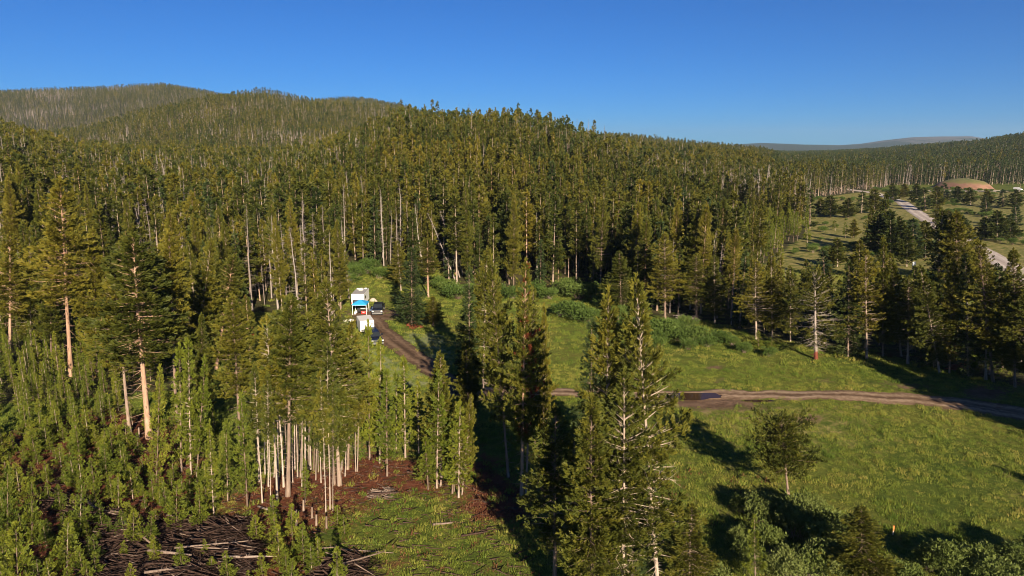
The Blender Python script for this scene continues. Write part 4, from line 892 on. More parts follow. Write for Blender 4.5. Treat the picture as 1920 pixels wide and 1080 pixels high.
# masses
def gn_scatter(name, pts, idx, rot, scl, meshes, **props):
    src = bpy.data.collections.new(name+'_sources')
    for i, me in enumerate(meshes):
        o = bpy.data.objects.new('%s_%02d' % (name, i), me); src.objects.link(o)
    me = bpy.data.meshes.new(name); me.vertices.add(len(pts)); me.vertices.foreach_set('co', np.asarray(pts, np.float32).ravel())
    a = me.attributes.new('idx', 'INT', 'POINT'); a.data.foreach_set('value', np.asarray(idx, np.int32))
    a = me.attributes.new('rot', 'FLOAT_VECTOR', 'POINT'); a.data.foreach_set('vector', np.asarray(rot, np.float32).ravel())
    a = me.attributes.new('scl', 'FLOAT_VECTOR', 'POINT'); a.data.foreach_set('vector', np.asarray(scl, np.float32).ravel())
    o = link(name, me, **props)
    g = bpy.data.node_groups.new(name, 'GeometryNodeTree'); g.interface.new_socket('Geometry', in_out='INPUT', socket_type='NodeSocketGeometry'); g.interface.new_socket('Geometry', in_out='OUTPUT', socket_type='NodeSocketGeometry')
    n = g.nodes; gi = n.new('NodeGroupInput'); go = n.new('NodeGroupOutput'); ip = n.new('GeometryNodeInstanceOnPoints'); ci = n.new('GeometryNodeCollectionInfo')
    ci.inputs['Collection'].default_value = src; ci.inputs['Separate Children'].default_value = True; ci.inputs['Reset Children'].default_value = True
    def na(nm, ty):
        q = n.new('GeometryNodeInputNamedAttribute'); q.data_type = ty; q.inputs['Name'].default_value = nm; return q.outputs[0]
    ip.inputs['Pick Instance'].default_value = True
    e2r = n.new('FunctionNodeEulerToRotation')
    g.links.new(gi.outputs[0], ip.inputs['Points']); g.links.new(ci.outputs[0], ip.inputs['Instance'])
    g.links.new(na('idx', 'INT'), ip.inputs['Instance Index']); g.links.new(na('rot', 'FLOAT_VECTOR'), e2r.inputs[0]); g.links.new(e2r.outputs[0], ip.inputs['Rotation']); g.links.new(na('scl', 'FLOAT_VECTOR'), ip.inputs['Scale'])
    g.links.new(ip.outputs[0], go.inputs[0])
    md = o.modifiers.new('scatter', 'NODES'); md.node_group = g
    return o
def joined(kind, i, far=False):
    tm, cm, H0, R0 = K[kind][i]
    def arr(me):
        V = np.empty(len(me.vertices)*3, np.float32); me.vertices.foreach_get('co', V); F = np.empty(len(me.polygons)*3, np.int32); me.loops.foreach_get('vertex_index', F); return V.reshape(-1, 3), F.reshape(-1, 3)
    a, b = arr(tm), arr(cm); V, F = joinm(a, b); n0, n1 = len(a[1]), len(b[1]); at_ = {}
    for nm in ('tint', 'red'):
        if nm in cm.attributes:
            q = np.empty(n1, np.float32); cm.attributes[nm].data.foreach_get('value', q); at_[nm] = ('FACE', np.r_[np.zeros(n0), q])
    return mesh_np(kind+'_tree', V, F, [tm.materials[0], cm.materials[0]], midx=np.r_[np.zeros(n0, int), np.ones(n1, int)], attrs=at_)
def scatter_trees(name, x, y, kind, H, protos, label, cat, zoff=-0.1):
    """protos: per kind list of (mesh, H0, R0)"""
    meshes = []; start = []
    for L in protos: start.append(len(meshes)); meshes += [m for m, _, _ in L]
    n = len(x); idx = np.zeros(n, int); s = np.zeros((n, 3)); z = height(x, y)+zoff
    for k, L in enumerate(protos):
        q = np.where(kind == k)[0]; j = rg.randint(len(L), size=len(q)); idx[q] = start[k]+j
        H0 = np.array([l[1] for l in L])[j]; sz = H[q]/H0; sx = sz*rg.uniform(0.85, 1.2, len(q)); s[q] = np.stack([sx, sx, sz], -1)
    rot = np.stack([rg.randn(n)*0.02, rg.randn(n)*0.02, rg.rand(n)*6.283], -1)
    gn_scatter(name, np.stack([x, y, z], -1), idx, rot, s, meshes, kind='stuff', label=label, category=cat)
rest = ~picked
PR = [[(joined('mid', i), 18, 1.25) for i in range(5)], [(joined('middense', i), 16, 2.1) for i in range(3)], [(joined('midnarrow', i), 12, 1.2) for i in range(3)], [(joined('midsnag', i), 17, 1.3) for i in range(3)]]
scatter_trees('near_forest', xa[rest], ya[rest], ka[rest], Ha[rest], PR, 'dense pine forest climbing the slope behind the meadow', 'forest')
# light versions for the hills
def light(kind_i, seed):
    if kind_i == 3:
        a, b = snag(seed, nb=60, m=1, thick=3.4, r0=0.24, base=0.25); V, F = joinm(a, b); return mesh_np('far_snag', V, F, ['deadbark']), 17, 1.3
    p = [dict(H=18, base=0.30, R=1.15, nb=46, shoot=0.85, k=4, wid=0.42, tuft_step=0.42, r0=0.15), dict(H=16, base=0.06, R=1.5, nb=50, shoot=0.85, k=4, wid=0.42, tuft_step=0.42, shape='cone', r0=0.2, up=0.3), dict(H=12, base=0.2, R=1.3, nb=36, shoot=0.9, k=4, wid=0.42, tuft_step=0.4, shape='cone', r0=0.12)][kind_i]
    if kind_i == 0: p['base'] = 0.08+0.10*(seed % 3)
    b_ = conifer(seed, dens=1.0, bare=0, gaps=0.22, sides=4, woody=0, **p)
    return one_mesh('far_pine', b_, ('pine', 'fir', 'young')[kind_i], 'bark'), p['H'], p['R']
PR2 = [[light(0, 200+i) for i in range(5)], [light(1, 210+i) for i in range(3)], [light(2, 220+i) for i in range(2)], [light(3, 230+i) for i in range(3)]]
xb, yb = make_points(300, 760, 4.3); ub = 960+1280*xb/yb; kb, Hb = species(xb, yb, ub, height(xb, yb)); kb[kb == 2] = 0
scatter_trees('hillside_forest', xb, yb, kb, Hb, PR2, 'pine forest with grey dead trunks on the near hills', 'forest')
xc, yc = make_points(760, 3100, 6.2); uc = 960+1280*xc/yc; kc, Hc = species(xc, yc, uc, height(xc, yc)); kc[kc == 2] = 0
g3 = (uc < 420) & (yc > 1500) & (rg.rand(len(xc)) < 0.05); kc[g3] = 3
PR3 = PR2
scatter_trees('distant_forest', xc, yc, kc, Hc*1.1, PR3, 'far pine forest covering the rounded hills', 'forest')
print('forest points', len(xa), len(xb), len(xc), cnt)


# ------------------------------------------------------------------ grass and low plants
def grass_patch(seed, n, R, h, w_=0.05, mat='grassb'):
    rg_ = np.random.RandomState(seed); a = rg_.rand(n)*6.283; q = R*np.sqrt(rg_.rand(n)); P = np.stack([q*np.cos(a), q*np.sin(a), np.zeros(n)-0.05], -1)
    hh = h*rg_.uniform(0.5, 1.2, n)*(1-0.4*(q/R)**2); d = unit(np.array([0.25, 0.1, 1.0])+0.38*rg_.randn(n, 3)); s = unit(np.cross(d, rg_.randn(n, 3)))*w_
    V = np.stack([P-s, P+s, P+d*hh[:, None]], 1).reshape(-1, 3); F = np.arange(3*n).reshape(-1, 3)
    return mesh_np('grass_tuft', V, F, [mat], attrs={'tint': ('FACE', rg_.rand(n))})
rg = np.random.RandomState(77)
def scatter_ground(name, x, y, meshes, smin, smax, label, cat, hs=1.0):
    n = len(x); s = rg.uniform(smin, smax, n); idx = rg.randint(len(meshes), size=n)
    rot = np.stack([rg.randn(n)*0.05, rg.randn(n)*0.05, rg.rand(n)*6.283], -1)
    gn_scatter(name, np.stack([x, y, height(x, y)], -1), idx, rot, np.stack([s, s, s*rg.uniform(0.7, 1.3, n)*hs], -1), meshes, kind='stuff', label=label, category=cat)
def meadow_points(y0, y1, sp):
    x, y = jitter(-0.8*y1, 0.85*y1, y0, y1, sp); k = cone(x, y, 0.03); x, y = x[k], y[k]
    fm, val = forest_mask(x, y); m = ground_masks(x, y)
    p = 1-1.1*m['duff']-1.3*m['dirt']-0.72*fm
    k = (rg.rand(len(x)) < p) & (height(x, y) < 2.5); x, y = x[k], y[k]
    k = off_road(x, y, R1, -0.35) & off_road(x, y, R2, -0.3)
    c, rx, ry = PUD; k &= (((x-c.x)/rx)**2+((y-c.y)/ry)**2 > 1.0); x, y = x[k], y[k]
    return x, y
gp = [grass_patch(300+i, 60, (0.6, 0.45, 0.6, 0.4)[i], (0.22, 0.36, 0.16, 0.46)[i], 0.024) for i in range(4)]
x, y = meadow_points(40, 92, 0.58); k = ~np.array([False]*len(x)); scatter_ground('grass', x, y, gp, 0.5, 1.3, 'short thick green meadow grass beside the dirt road', 'grass')
x, y = meadow_points(92, 170, 1.1); scatter_ground('grass', x, y, gp, 1.0, 1.9, 'green grass around the camp and the shrubs', 'grass', 0.8)
# brown forest-floor plants and litter
bp_ = [grass_patch(320+i, 30, 0.6, 0.30, 0.05, 'browncover') for i in range(3)]
x, y = jitter(-60, 60, 40, 100, 0.9); k = cone(x, y, 0.03); x, y = x[k], y[k]; m = ground_masks(x, y); fm, _ = forest_mask(x, y)
k = rg.rand(len(x)) < (0.75*m['duff']+0.25*fm+0.15*(np.abs(x) < 25)*(y < 60)); x, y = x[k], y[k]; k = off_road(x, y, R1, .5) & off_road(x, y, R2, .5)
scatter_ground('ground_litter', x[k], y[k], bp_, 0.6, 1.4, 'rust-brown litter and low plants under the pines', 'undergrowth')
# low scrub over the valley floor and the young slope
x, y = jitter(20, 420, 130, 560, 4.0); u = 960+1280*x/y; h = height(x, y); _, val = forest_mask(x, y); k = val & cone(x, y) & (patch(x, y, 0.05, 1.0)+0.5*rg.randn(len(x)) > 0.95) & off_road(x, y, R3, 3) & (y < 520)
x, y = x[k], y[k]; sm = [joined('shrub', i) for i in range(3)]
scatter_ground('valley_scrub', x, y, sm, 0.4, 1.3, 'low willow scrub scattered over the open valley floor', 'scrub')

# ------------------------------------------------------------------ logging debris
def log_mesh(L, r, seed, mat='log'):
    rg_ = np.random.RandomState(seed); m = 6; xs = np.linspace(0, L, m); rr = r*(1-0.55*xs/L); bend = np.cumsum(rg_.randn(m)*0.04*L/m)
    th = np.linspace(0, 2*np.pi, 7, endpoint=False); V = []; F = []
    for i in range(m):
        for a in th: V.append((xs[i]-L/2, bend[i]+rr[i]*math.cos(a), rr[i]*math.sin(a)))
    for k in range(m-1):
        for i in range(7): a, b = k*7+i, k*7+(i+1) % 7; F += [(a, b, b+7), (a, b+7, a+7)]
    for i in range(1, 6): F.append((0, i+1, i)); F.append(((m-1)*7, (m-1)*7+i, (m-1)*7+i+1))
    V, F = np.array(V), np.array(F); n = 4; o = rg_.uniform(-.4, .4, n)*L
    P0 = np.stack([o, np.zeros(n), np.zeros(n)], -1); P1 = P0+np.stack([0.3*rg_.rand(n), rg_.randn(n)*0.35, 0.25+0.3*rg_.rand(n)], -1)
    return mesh_np('fallen_log', *joinm((V, F), spikes(P0, P1, r*0.35, rg_)), [mat])
LG = [(402,1032,5.5,0.09,12,'long pale log lying across the top of the slash pile'),(420,1040,4.5,0.07,-4,'white straight log parallel to the longest one on the slash pile'),(345,1052,5,0.06,-28,'thin pale pole slanting down the slash pile'),(470,1056,4,0.12,0,'thick brown log at the right end of the slash pile'),
 (320,1050,3.4,0.15,-6,'stout bark-covered log at the left of the slash pile'),(350,1068,6,0.05,2,'thin long pole along the lower slash pile'),(255,1010,5,0.14,-38,'dark log running down into the gully'),(175,960,4.5,0.13,-35,'fallen trunk at the head of the gully'),
 (475,972,3.6,0.05,-3,'thin white stick on the red-brown duff'),(690,1035,4,0.06,-5,'pale pole lying in the grass at bottom centre'),(672,1062,4,0.10,28,'dark branchy log at the edge of the grass'),(720,928,2.6,0.12,10,'weathered log in the brush heap on the grass gap'),
 (502,958,2.4,0.10,-30,'pale fallen stem at the foot of the pole stand'),(830,985,1.6,0.12,5,'short pale log piece in the green gap'),(268,815,5,0.12,48,'dark trunk leaning between the two orange-trunked pines'),(330,1078,4,0.11,15,'log half out of the lower frame in the slash'),(600,1030,3,0.09,5,'brown log right of the front sapling row'),(890,1003,2.2,0.10,15,'dark log beside the tree shadow'),(1247,741,1.7,0.07,8,'pale stick lying at the edge of the puddle')]
for i, (u, v, L, r, ang, lb) in enumerate(LG):
    p = at(u, v); o = link('fallen_log', log_mesh(L, r, 400+i, 'log' if i % 3 != 2 else 'slash'), loc=(p.x, p.y, p.z+r+(0.45 if inpolys(p.x, p.y, SLW) else 0.03)), label=lb, category='log', group='fallen logs')
    o.rotation_euler = (0, math.radians(rs.uniform(-3, 3)), math.radians(ang))
# upright dead stems on the duff
for i, (u, v, tv, lb) in enumerate([(556,985,952,'pale stump left of the front row on the duff'),(569,958,935,'thin bare stub on the duff behind the tiny pine'),(585,972,948,'short bare stem right of the tiny duff pine'),(612,990,965,'white-sided stub beside the front sapling row'),(593,985,962,'narrow pale stub between two saplings'),(261,820,802,'pale stump between the two orange-trunked pines'),(848,925,905,'whitish stump at the shadow edge in the grass gap'),(826,912,898,'small leaning stump beside the low bushy pine')]):
    p = at(u, v); H = (v-tv)/FOC*p.length; V, F = tube([(0, 0, -.1), (0.03, 0, H*.5), (0.05, 0.02, H)], [0.11, 0.09, 0.075], 7); n0 = len(V)
    F = np.concatenate([F, [(n0-7, n0-7+j, n0-7+j+1) for j in range(1, 6)]])
    link('tree_stump', mesh_np('tree_stump', V, F, ['bark']), loc=p, label=lb, category='stump', group='stumps and stubs')
def debris(name, polys, n, label, zmax=0.6, Lr=(0.8, 4.0), mat='slash'):
    rg_ = np.random.RandomState(len(polys)*7+n); P = []
    bb = np.concatenate([np.array(p) for p in polys]); lo, hi = bb.min(0), bb.max(0)
    while len(P) < n:
        q = lo+(hi-lo)*rg_.rand(2)
        if inpolys(q[0], q[1], polys): P.append(q)
    P = np.array(P); L = rg_.uniform(*Lr, n)**1.0; a = rg_.randn(n)*0.55+0.15; lump = 0.5+0.5*np.sin(P[:, 0]*0.9)*np.sin(P[:, 1]*1.1+1)
    z = height(P[:, 0], P[:, 1])+zmax*lump*rg_.rand(n)+0.02; c = np.stack([P[:, 0], P[:, 1], z], -1)
    d = np.stack([np.cos(a), np.sin(a), rg_.randn(n)*0.10], -1)*(L/2)[:, None]
    V, F = spikes(c-d, c+d, rg_.uniform(0.015, 0.085, n), rg_)
    link(name, mesh_np(name, V, F, [mat]), kind='stuff', label=label, category='debris')
debris('logging_debris', SLW, 5200, 'tangled dark brown branches of the slash piles', 0.75)
debris('logging_debris', SLW, 420, 'pale sticks mixed into the slash piles', 0.85, (0.8, 3.2), 'log')
debris('branch_litter', [POLY_DUFF[0], POLY_DUFF[2], wpoly([(650,1100),(640,860),(1000,900),(1000,1100)])], 2200, 'thin dead branches lying over duff and grass', 0.12, (0.4, 1.8))
debris('brush_heap', [wpoly([(695,935),(700,920),(735,915),(745,925),(730,937)])], 110, 'grey-brown heap of brush in the grass gap', 0.35, (0.4, 1.3), 'log')
debris('brush_heap', [wpoly([(765,612),(770,606),(792,606),(794,616),(775,618)])], 140, 'reddish brush under the big camp fir', 0.6, (0.4, 1.3), 'redbark')
debris('brush_heap', [wpoly([(1272,603),(1275,596),(1305,596),(1310,606)])], 220, 'grey dead brush at the forest wall beside the shrub bank', 1.3, (1.0, 3.0), 'deadbark')
debris('brush_heap', [wpoly([(1786,694),(1790,686),(1812,686),(1816,698)])], 140, 'brown brush pile under the right-hand forest edge', 1.0, (0.6, 2.2), 'redbark')

# leaning and broken dead pines on the slope
D_ = [(853,524,803,396,'pale dead pine leaning hard left behind the camp'),(862,520,828,392,'dead pine leaning left, twin of the hard-leaning one'),(868,516,838,400,'third leaning dead pine behind the camp shrubs'),(764,455,750,380,'dead pale pine leaning left on the slope above the camp'),(792,500,776,380,'grey dead pine above the big camp fir'),
 (845,480,840,372,'straight white dead pine over the leaning trio'),(700,440,694,330,'pale dead pine on the slope above the trailers'),(655,430,652,320,'dead pine rising left of the camp slope'),(716,375,712,300,'reddish dead pine high on the slope above camp'),(980,430,984,330,'grey dead pine on the slope above the meadow shrubs'),
 (1102,460,1098,345,'grey dead pine over the meadow corner'),(1165,470,1162,380,'dead pine with drooping twigs above the corner shrubs'),(1200,520,1196,380,'tall grey dead pine above the shrub bank'),(1295,470,1290,360,'thin dead pine on the slope right of centre'),(1342,475,1342,382,'white dead pine at the start of the young slope'),
 (262,470,258,380,'broken pale twin trunk above the tall golden pine'),(480,450,470,345,'dead pine in the left forest above the clearing'),(205,480,195,350,'thin white dead pine on the left slope'),(135,470,140,360,'straight pale dead pine at far left'),(655,560,640,420,'grey-tipped dead pine at the left of the trailers'),(1365,520,1360,420,'grey dead pine left of the young slope'),(1443,620,1440,520,'thin dead pine in the shaded right-hand forest'),(905,500,900,372,'grey dead pine behind the centre pines'),(1045,480,1040,372,'dead pine over the middle shrubs')]
for i, (bu, bv, tu, tv, lb) in enumerate(D_):
    tree(bu, bv, tu, tv, 24, 'snag', lb, i, 'dead_pine', 'dead tree', 'standing dead pines', 3)

# ------------------------------------------------------------------ camp
class MB:
    def __init__(s): s.V, s.F = [], []
    def box(s, x0, x1, y0, y1, z0, z1, tx=0.0, ty=0.0):
        """box whose top is narrower by tx, ty on each side, edges chamfered in plan"""
        c = min(0.06, (x1-x0)*0.2, (y1-y0)*0.2); o = len(s.V)
        for z, a, b in ((z0, 0, 0), (z1, tx, ty)):
            X0, X1, Y0, Y1 = x0+a, x1-a, y0+b, y1-b
            s.V += [(X0+c, Y0, z), (X1-c, Y0, z), (X1, Y0+c, z), (X1, Y1-c, z), (X1-c, Y1, z), (X0+c, Y1, z), (X0, Y1-c, z), (X0, Y0+c, z)]
        s.F += [tuple(o+i for i in range(7, -1, -1)), tuple(o+8+i for i in range(8))]+[(o+i, o+(i+1) % 8, o+8+(i+1) % 8, o+8+i) for i in range(8)]
        return s
    def prism(s, prof, x0, x1, inset=None):
        """side profile (y, z) extruded across x; inset narrows each profile point"""
        n = len(prof); o = len(s.V); inset = inset or [0]*n
        s.V += [(x0+k, y, z) for (y, z), k in zip(prof, inset)]+[(x1-k, y, z) for (y, z), k in zip(prof, inset)]
        s.F += [tuple(o+i for i in range(n)), tuple(o+n+i for i in range(n-1, -1, -1))]+[(o+(i+1) % n, o+i, o+n+i, o+n+(i+1) % n) for i in range(n)]
        return s
    def cyl(s, p, r, h, axis='z', n=14, r2=None):
        o = len(s.V); r2 = r if r2 is None else r2
        for t, q in ((0, r), (1, r2)):
            for i in range(n):
                a = 6.28318*i/n; c, d = q*math.cos(a), q*math.sin(a); k = h*t
                s.V.append((p[0]+c, p[1]+d, p[2]+k) if axis == 'z' else ((p[0]+k, p[1]+c, p[2]+d) if axis == 'x' else (p[0]+c, p[1]+k, p[2]+d)))
        s.F += [tuple(o+i for i in range(n-1, -1, -1)), tuple(o+n+i for i in range(n))]+[(o+i, o+(i+1) % n, o+n+(i+1) % n, o+n+i) for i in range(n)]
        return s
    def quad(s, *p): o = len(s.V); s.V += list(p); s.F.append(tuple(range(o, o+len(p)))); return s
    def build(s, name, mat, parent=None, **props):
        me = bpy.data.meshes.new(name); me.from_pydata([tuple(v) for v in s.V], [], s.F); me.materials.append(M[mat]); me.update()
        return link(name, me, parent, **props)
def root(name, p, rz, label, cat, group=None):
    o = bpy.data.objects.new(name, None); COL.objects.link(o); o.location = p; o.rotation_euler = (0, 0, rz); o['label'] = label; o['category'] = cat
    if group: o['group'] = group
    return o
def wheels(t, ys, hw, r=0.38):
    for y in ys:
        for sx in (-1, 1):
            wo_ = MB().cyl((sx*hw-(0.26 if sx > 0 else 0), y, r), r, 0.26, 'x', 18).build('wheel', 'rubber', t)
            MB().cyl((sx*hw+(0.005 if sx > 0 else -0.015), y, r), r*0.55, 0.012, 'x', 12).build('rim', 'chrome', wo_)
def pickup(p, rz, paint, label, cover=False):
    """nose towards -y"""
    t = root('pickup_truck', p, rz, label, 'pickup truck')
    body = [(-2.85,0.48),(-2.88,0.85),(-2.75,1.10),(-1.35,1.20),(2.80,1.22),(2.86,1.15),(2.86,0.52),(2.2,0.42),(-2.3,0.40)]
    MB().prism(body, -0.98, 0.98, [0.06,0.02,0.10,0.05,0.05,0.03,0.03,0.05,0.05]).build('body', paint, t)
    MB().prism([(-1.40,1.19),(-0.72,1.84),(0.85,1.87),(1.12,1.21)], -0.93, 0.93, [0.03,0.17,0.17,0.03]).build('cab', paint, t)
    MB().quad((-0.84,-1.335,1.27),(0.84,-1.335,1.27),(0.72,-0.78,1.80),(-0.72,-0.78,1.80)).build('windscreen', 'glass', t)
    for sx in (-1, 1):
        MB().quad((sx*0.925,-1.05,1.26),(sx*0.925,-0.10,1.26),(sx*0.80,-0.10,1.74),(sx*0.80,-0.66,1.74)).build('side_window', 'glass', t)
        MB().quad((sx*0.925,0.0,1.26),(sx*0.925,0.92,1.26),(sx*0.80,0.76,1.74),(sx*0.80,0.0,1.74)).build('side_window', 'glass', t)
        MB().box(sx*0.80-0.15, sx*0.80+0.15, -2.91, -2.80, 0.83, 1.03).build('headlight', 'lamp', t)
        m_ = MB().box(sx*1.13-0.14, sx*1.13+0.14, -0.98, -0.82, 1.22, 1.50).build('mirror', 'black', t)
        MB().box(sx*0.98-0.06, sx*0.98+0.06, -0.93, -0.87, 1.26, 1.32).build('mirror_arm', 'black', m_)
    g = MB().box(-0.62, 0.62, -2.93, -2.82, 0.72, 1.08).build('grille', 'chrome', t)
    for k in range(3): MB().box(-0.56, 0.56, -2.945, -2.925, 0.76+k*0.105, 0.815+k*0.105).build('grille_slat', 'black', g)
    MB().box(-0.97, 0.97, -3.05, -2.80, 0.42, 0.68, 0.02, 0.02).build('front_bumper', 'chrome', t)
    MB().box(-0.95, 0.95, 2.84, 3.0, 0.50, 0.68).build('rear_bumper', 'chrome', t)
    if cover: MB().box(-0.90, 0.90, 1.16, 2.80, 1.20, 1.78, 0.10, 0.05).build('bed_cap', paint, t)
    else: MB().quad((-0.82,1.2,1.236),(0.82,1.2,1.236),(0.82,2.76,1.236),(-0.82,2.76,1.236)).build('bed_cover', 'dark', t)
    wheels(t, (-1.85, 1.75), 0.98, 0.40)
    return t
pA = at(710, 586); pickup(pA, 0.10, 'black', 'black pickup truck facing the camera beside the canopy and the white trailer')
pB = at(701, 641); pickup(pB, 0.40, 'navy', 'dark blue pickup truck hitched in front of the lower white trailer', True)
# travel trailer with its back to the canopy
pT = at(673, 575); t = root('travel_trailer', (pT.x, pT.y+1.6, pT.z), 0.03, 'white travel trailer with grey roof standing behind the blue canopy', 'trailer')
MB().box(-1.2, 1.2, -2.9, 2.9, 0.62, 2.72).build('body', 'white', t)
rf = MB().box(-1.17, 1.17, -2.85, 2.85, 2.722, 2.80, 0.03, 0.03).build('roof', 'roofgrey', t)
MB().box(-0.42, 0.42, 0.5, 1.6, 2.802, 3.12, 0.08, 0.12).build('air_conditioner', 'offwhite', rf)
MB().box(-0.95, -0.55, 1.6, 2.0, 2.802, 2.95).build('roof_vent', 'white', rf); MB().box(0.5, 0.9, 1.9, 2.3, 2.802, 2.97).build('roof_vent', 'white', rf)
MB().box(-0.95, 0.95, -2.96, -2.905, 0.72, 1.62).build('opening_shade_panel', 'dark', t)  # dark panel standing in for the shade inside the rear opening
for sx in (-1, 1):
    MB().box(sx*1.12-0.06, sx*1.12+0.06, -2.94, -2.905, 0.9, 1.15).build('tail_light', 'red', t)
    MB().box(sx*1.215-0.012, sx*1.215+0.012, -1.6, -0.6, 1.5, 2.1).build('side_window', 'glass', t)
MB().box(-1.0, 1.0, -2.7, 4.0, 0.48, 0.615).build('chassis', 'black', t)
wheels(t, (-0.5, 0.4), 1.18, 0.34)
# enclosed white trailer behind the dark blue pickup
d_ = Vector((-math.sin(0.40)*-1*-1, math.cos(0.40), 0))
q = Vector((pB.x, pB.y, pB.z))+Vector((-math.sin(0.40), math.cos(0.40), 0))*6.6; q.z = hz(q.x, q.y)
t = root('cargo_trailer', q, 0.36, 'boxy white cargo trailer hitched behind the dark blue pickup', 'trailer')
MB().box(-1.15, 1.15, -2.0, 2.0, 0.50, 2.25).build('body', 'white', t)
MB().box(-1.12, 1.12, -1.97, 1.97, 2.252, 2.31, 0.04, 0.04).build('roof', 'offwhite', t)
MB().box(1.155, 1.175, -1.2, -0.4, 0.75, 2.0).build('side_door', 'offwhite', t)
MB().box(0.62, 0.95, -2.025, -2.002, 1.6, 1.9).build('vent_panel', 'roofgrey', t)
MB().prism([(-3.7,0.50),(-2.2,0.50),(-2.2,0.62),(-3.7,0.60)], -0.12, 0.12).build('tongue', 'black', t)
MB().cyl((0, -2.75, 0.62), 0.19, 0.55, 'z', 14).build('gas_bottle', 'white', t)
MB().box(-1.0, 1.0, -2.02, -2.002, 0.52, 0.9).build('stone_guard', 'chrome', t)
wheels(t, (0.1,), 1.13, 0.34)
# pop-up canopy
pC = at(674, 590); t = root('pop_up_canopy', (pC.x, pC.y+1.3, pC.z), 0.02, 'bright blue pop-up canopy on four white legs at the back of the trailer', 'canopy')
cv_ = MB(); e = 1.32
cv_.V += [(-e,-e,1.98),(e,-e,1.98),(e,e,1.98),(-e,e,1.98),(0,0,2.62),(-e,-e,1.76),(e,-e,1.76),(e,e,1.76),(-e,e,1.76)]; cv_.F += [(0,1,4),(1,2,4),(2,3,4),(3,0,4),(0,5,6,1),(1,6,7,2),(2,7,8,3),(3,8,5,0)]
cv_.build('canopy_cloth', 'blue', t)
for sx in (-1, 1):
    for sy in (-1, 1):
        lg = MB().box(sx*1.27-0.045, sx*1.27+0.045, sy*1.27-0.045, sy*1.27+0.045, 0.03, 1.95).build('leg', 'white', t)
        MB().cyl((sx*1.27, sy*1.27, 0), 0.09, 0.03).build('foot', 'white', lg)
for sy in (-1, 1): MB().box(-1.25, 1.25, sy*1.27-0.02, sy*1.27+0.02, 1.72, 1.77).build('crossbar', 'white', t)
def cam_xy(dx, dy): x_, y_ = pC.x+dx, pC.y+1.3+dy; return (x_, y_, hz(x_, y_))
t = root('folding_table', cam_xy(0.35, 0.55), 0, 'white folding table under the blue canopy', 'table')
MB().box(-0.75, 0.75, -0.35, 0.35, 0.72, 0.77).build('tabletop', 'white', t)
for sx in (-1, 1):
    for sy in (-1, 1): MB().cyl((sx*0.66, sy*0.27, 0), 0.025, 0.715).build('leg', 'roofgrey', t)
t = root('cooler', cam_xy(0.62, -0.55), 0.1, 'red cooler with white lid under the right side of the canopy', 'cooler')
MB().box(-0.42, 0.42, -0.24, 0.24, 0.0, 0.42, -0.02, -0.02).build('box', 'red', t); MB().box(-0.45, 0.45, -0.27, 0.27, 0.422, 0.50, 0.02, 0.02).build('lid', 'red', t); MB().box(-0.2, 0.2, -0.30, -0.275, 0.25, 0.30).build('handle', 'white', t)
def chair(p, rz, mat, label):
    t = root('camp_chair', p, rz, label, 'chair', 'folding camp chairs')
    MB().box(-0.30, 0.30, -0.25, 0.25, 0.40, 0.45).build('seat', mat, t); MB().prism([(0.24,0.46),(0.40,1.02),(0.45,1.00),(0.29,0.44)], -0.30, 0.30).build('backrest', mat, t)
    for sx in (-1, 1):
        for sy in (-1, 1): MB().cyl((sx*0.27, sy*0.22, 0), 0.018, 0.40, n=8).build('leg', 'black', t)
        MB().box(sx*0.31-0.03, sx*0.31+0.03, -0.24, 0.28, 0.62, 0.66).build('armrest', 'dark', t)
chair(cam_xy(-0.25, -0.5), 0.2, 'dark', 'black camp chair under the middle of the blue canopy')
chair(cam_xy(1.75, 0.5), -0.6, 'bluegrey', 'blue-grey camp chair outside the right canopy leg')
t = root('water_jug', cam_xy(-0.92, -0.75), 0, 'white plastic jug beside the left front canopy leg', 'jug')
MB().cyl((0, 0, 0), 0.20, 0.42, r2=0.19).build('barrel', 'white', t); MB().cyl((0, 0, 0.422), 0.12, 0.09, r2=0.08).build('cap', 'offwhite', t)
t = root('storage_tote', cam_xy(-0.85, 0.35), 0, 'pale storage tote behind the white jug under the canopy', 'tote')
MB().box(-0.3, 0.3, -0.22, 0.22, 0, 0.38, -0.02, -0.02).build('box', 'offwhite', t); MB().box(-0.33, 0.33, -0.25, 0.25, 0.382, 0.43).build('lid', 'offwhite', t)
def lump(name, p, sx, sy, sz, mat, label, cat, seed=1, **pr):
    rg_ = np.random.RandomState(seed); V = []; F = []; n, m = 12, 6
    for j in range(m+1):
        ph = math.pi/2*j/m
        for i in range(n):
            a = 6.283*i/n; q_ = 1+0.18*math.sin(3*a+seed)+0.10*rg_.randn(); V.append((sx*math.cos(a)*math.cos(ph)*q_, sy*math.sin(a)*math.cos(ph)*q_, sz*math.sin(ph)-0.05))
    for j in range(m):
        for i in range(n): a, b = j*n+i, j*n+(i+1) % n; F.append((a, b, b+n, a+n))
    return link(name, mesh_np(name, V, F, [mat], smooth=False), loc=p, label=label, category=cat, **pr)
lump('boulder', at(700, 565), 0.75, 0.6, 0.75, 'rock', 'pale boulder in the grass behind the black pickup', 'boulder', 3)
lump('tarp_bundle', at(655, 603), 1.0, 0.6, 0.55, 'offwhite', 'white tarp bundle on the ground left of the cargo trailer roof', 'tarp', 5)
lump('boulder', at(412, 615), 0.5, 0.4, 0.45, 'rock', 'pale boulder at the left edge of the shaded clearing', 'boulder', 6)
lump('boulder', at(202, 918), 0.22, 0.18, 0.2, 'rock', 'small whitish stone between saplings on the cleared slope', 'boulder', 7)

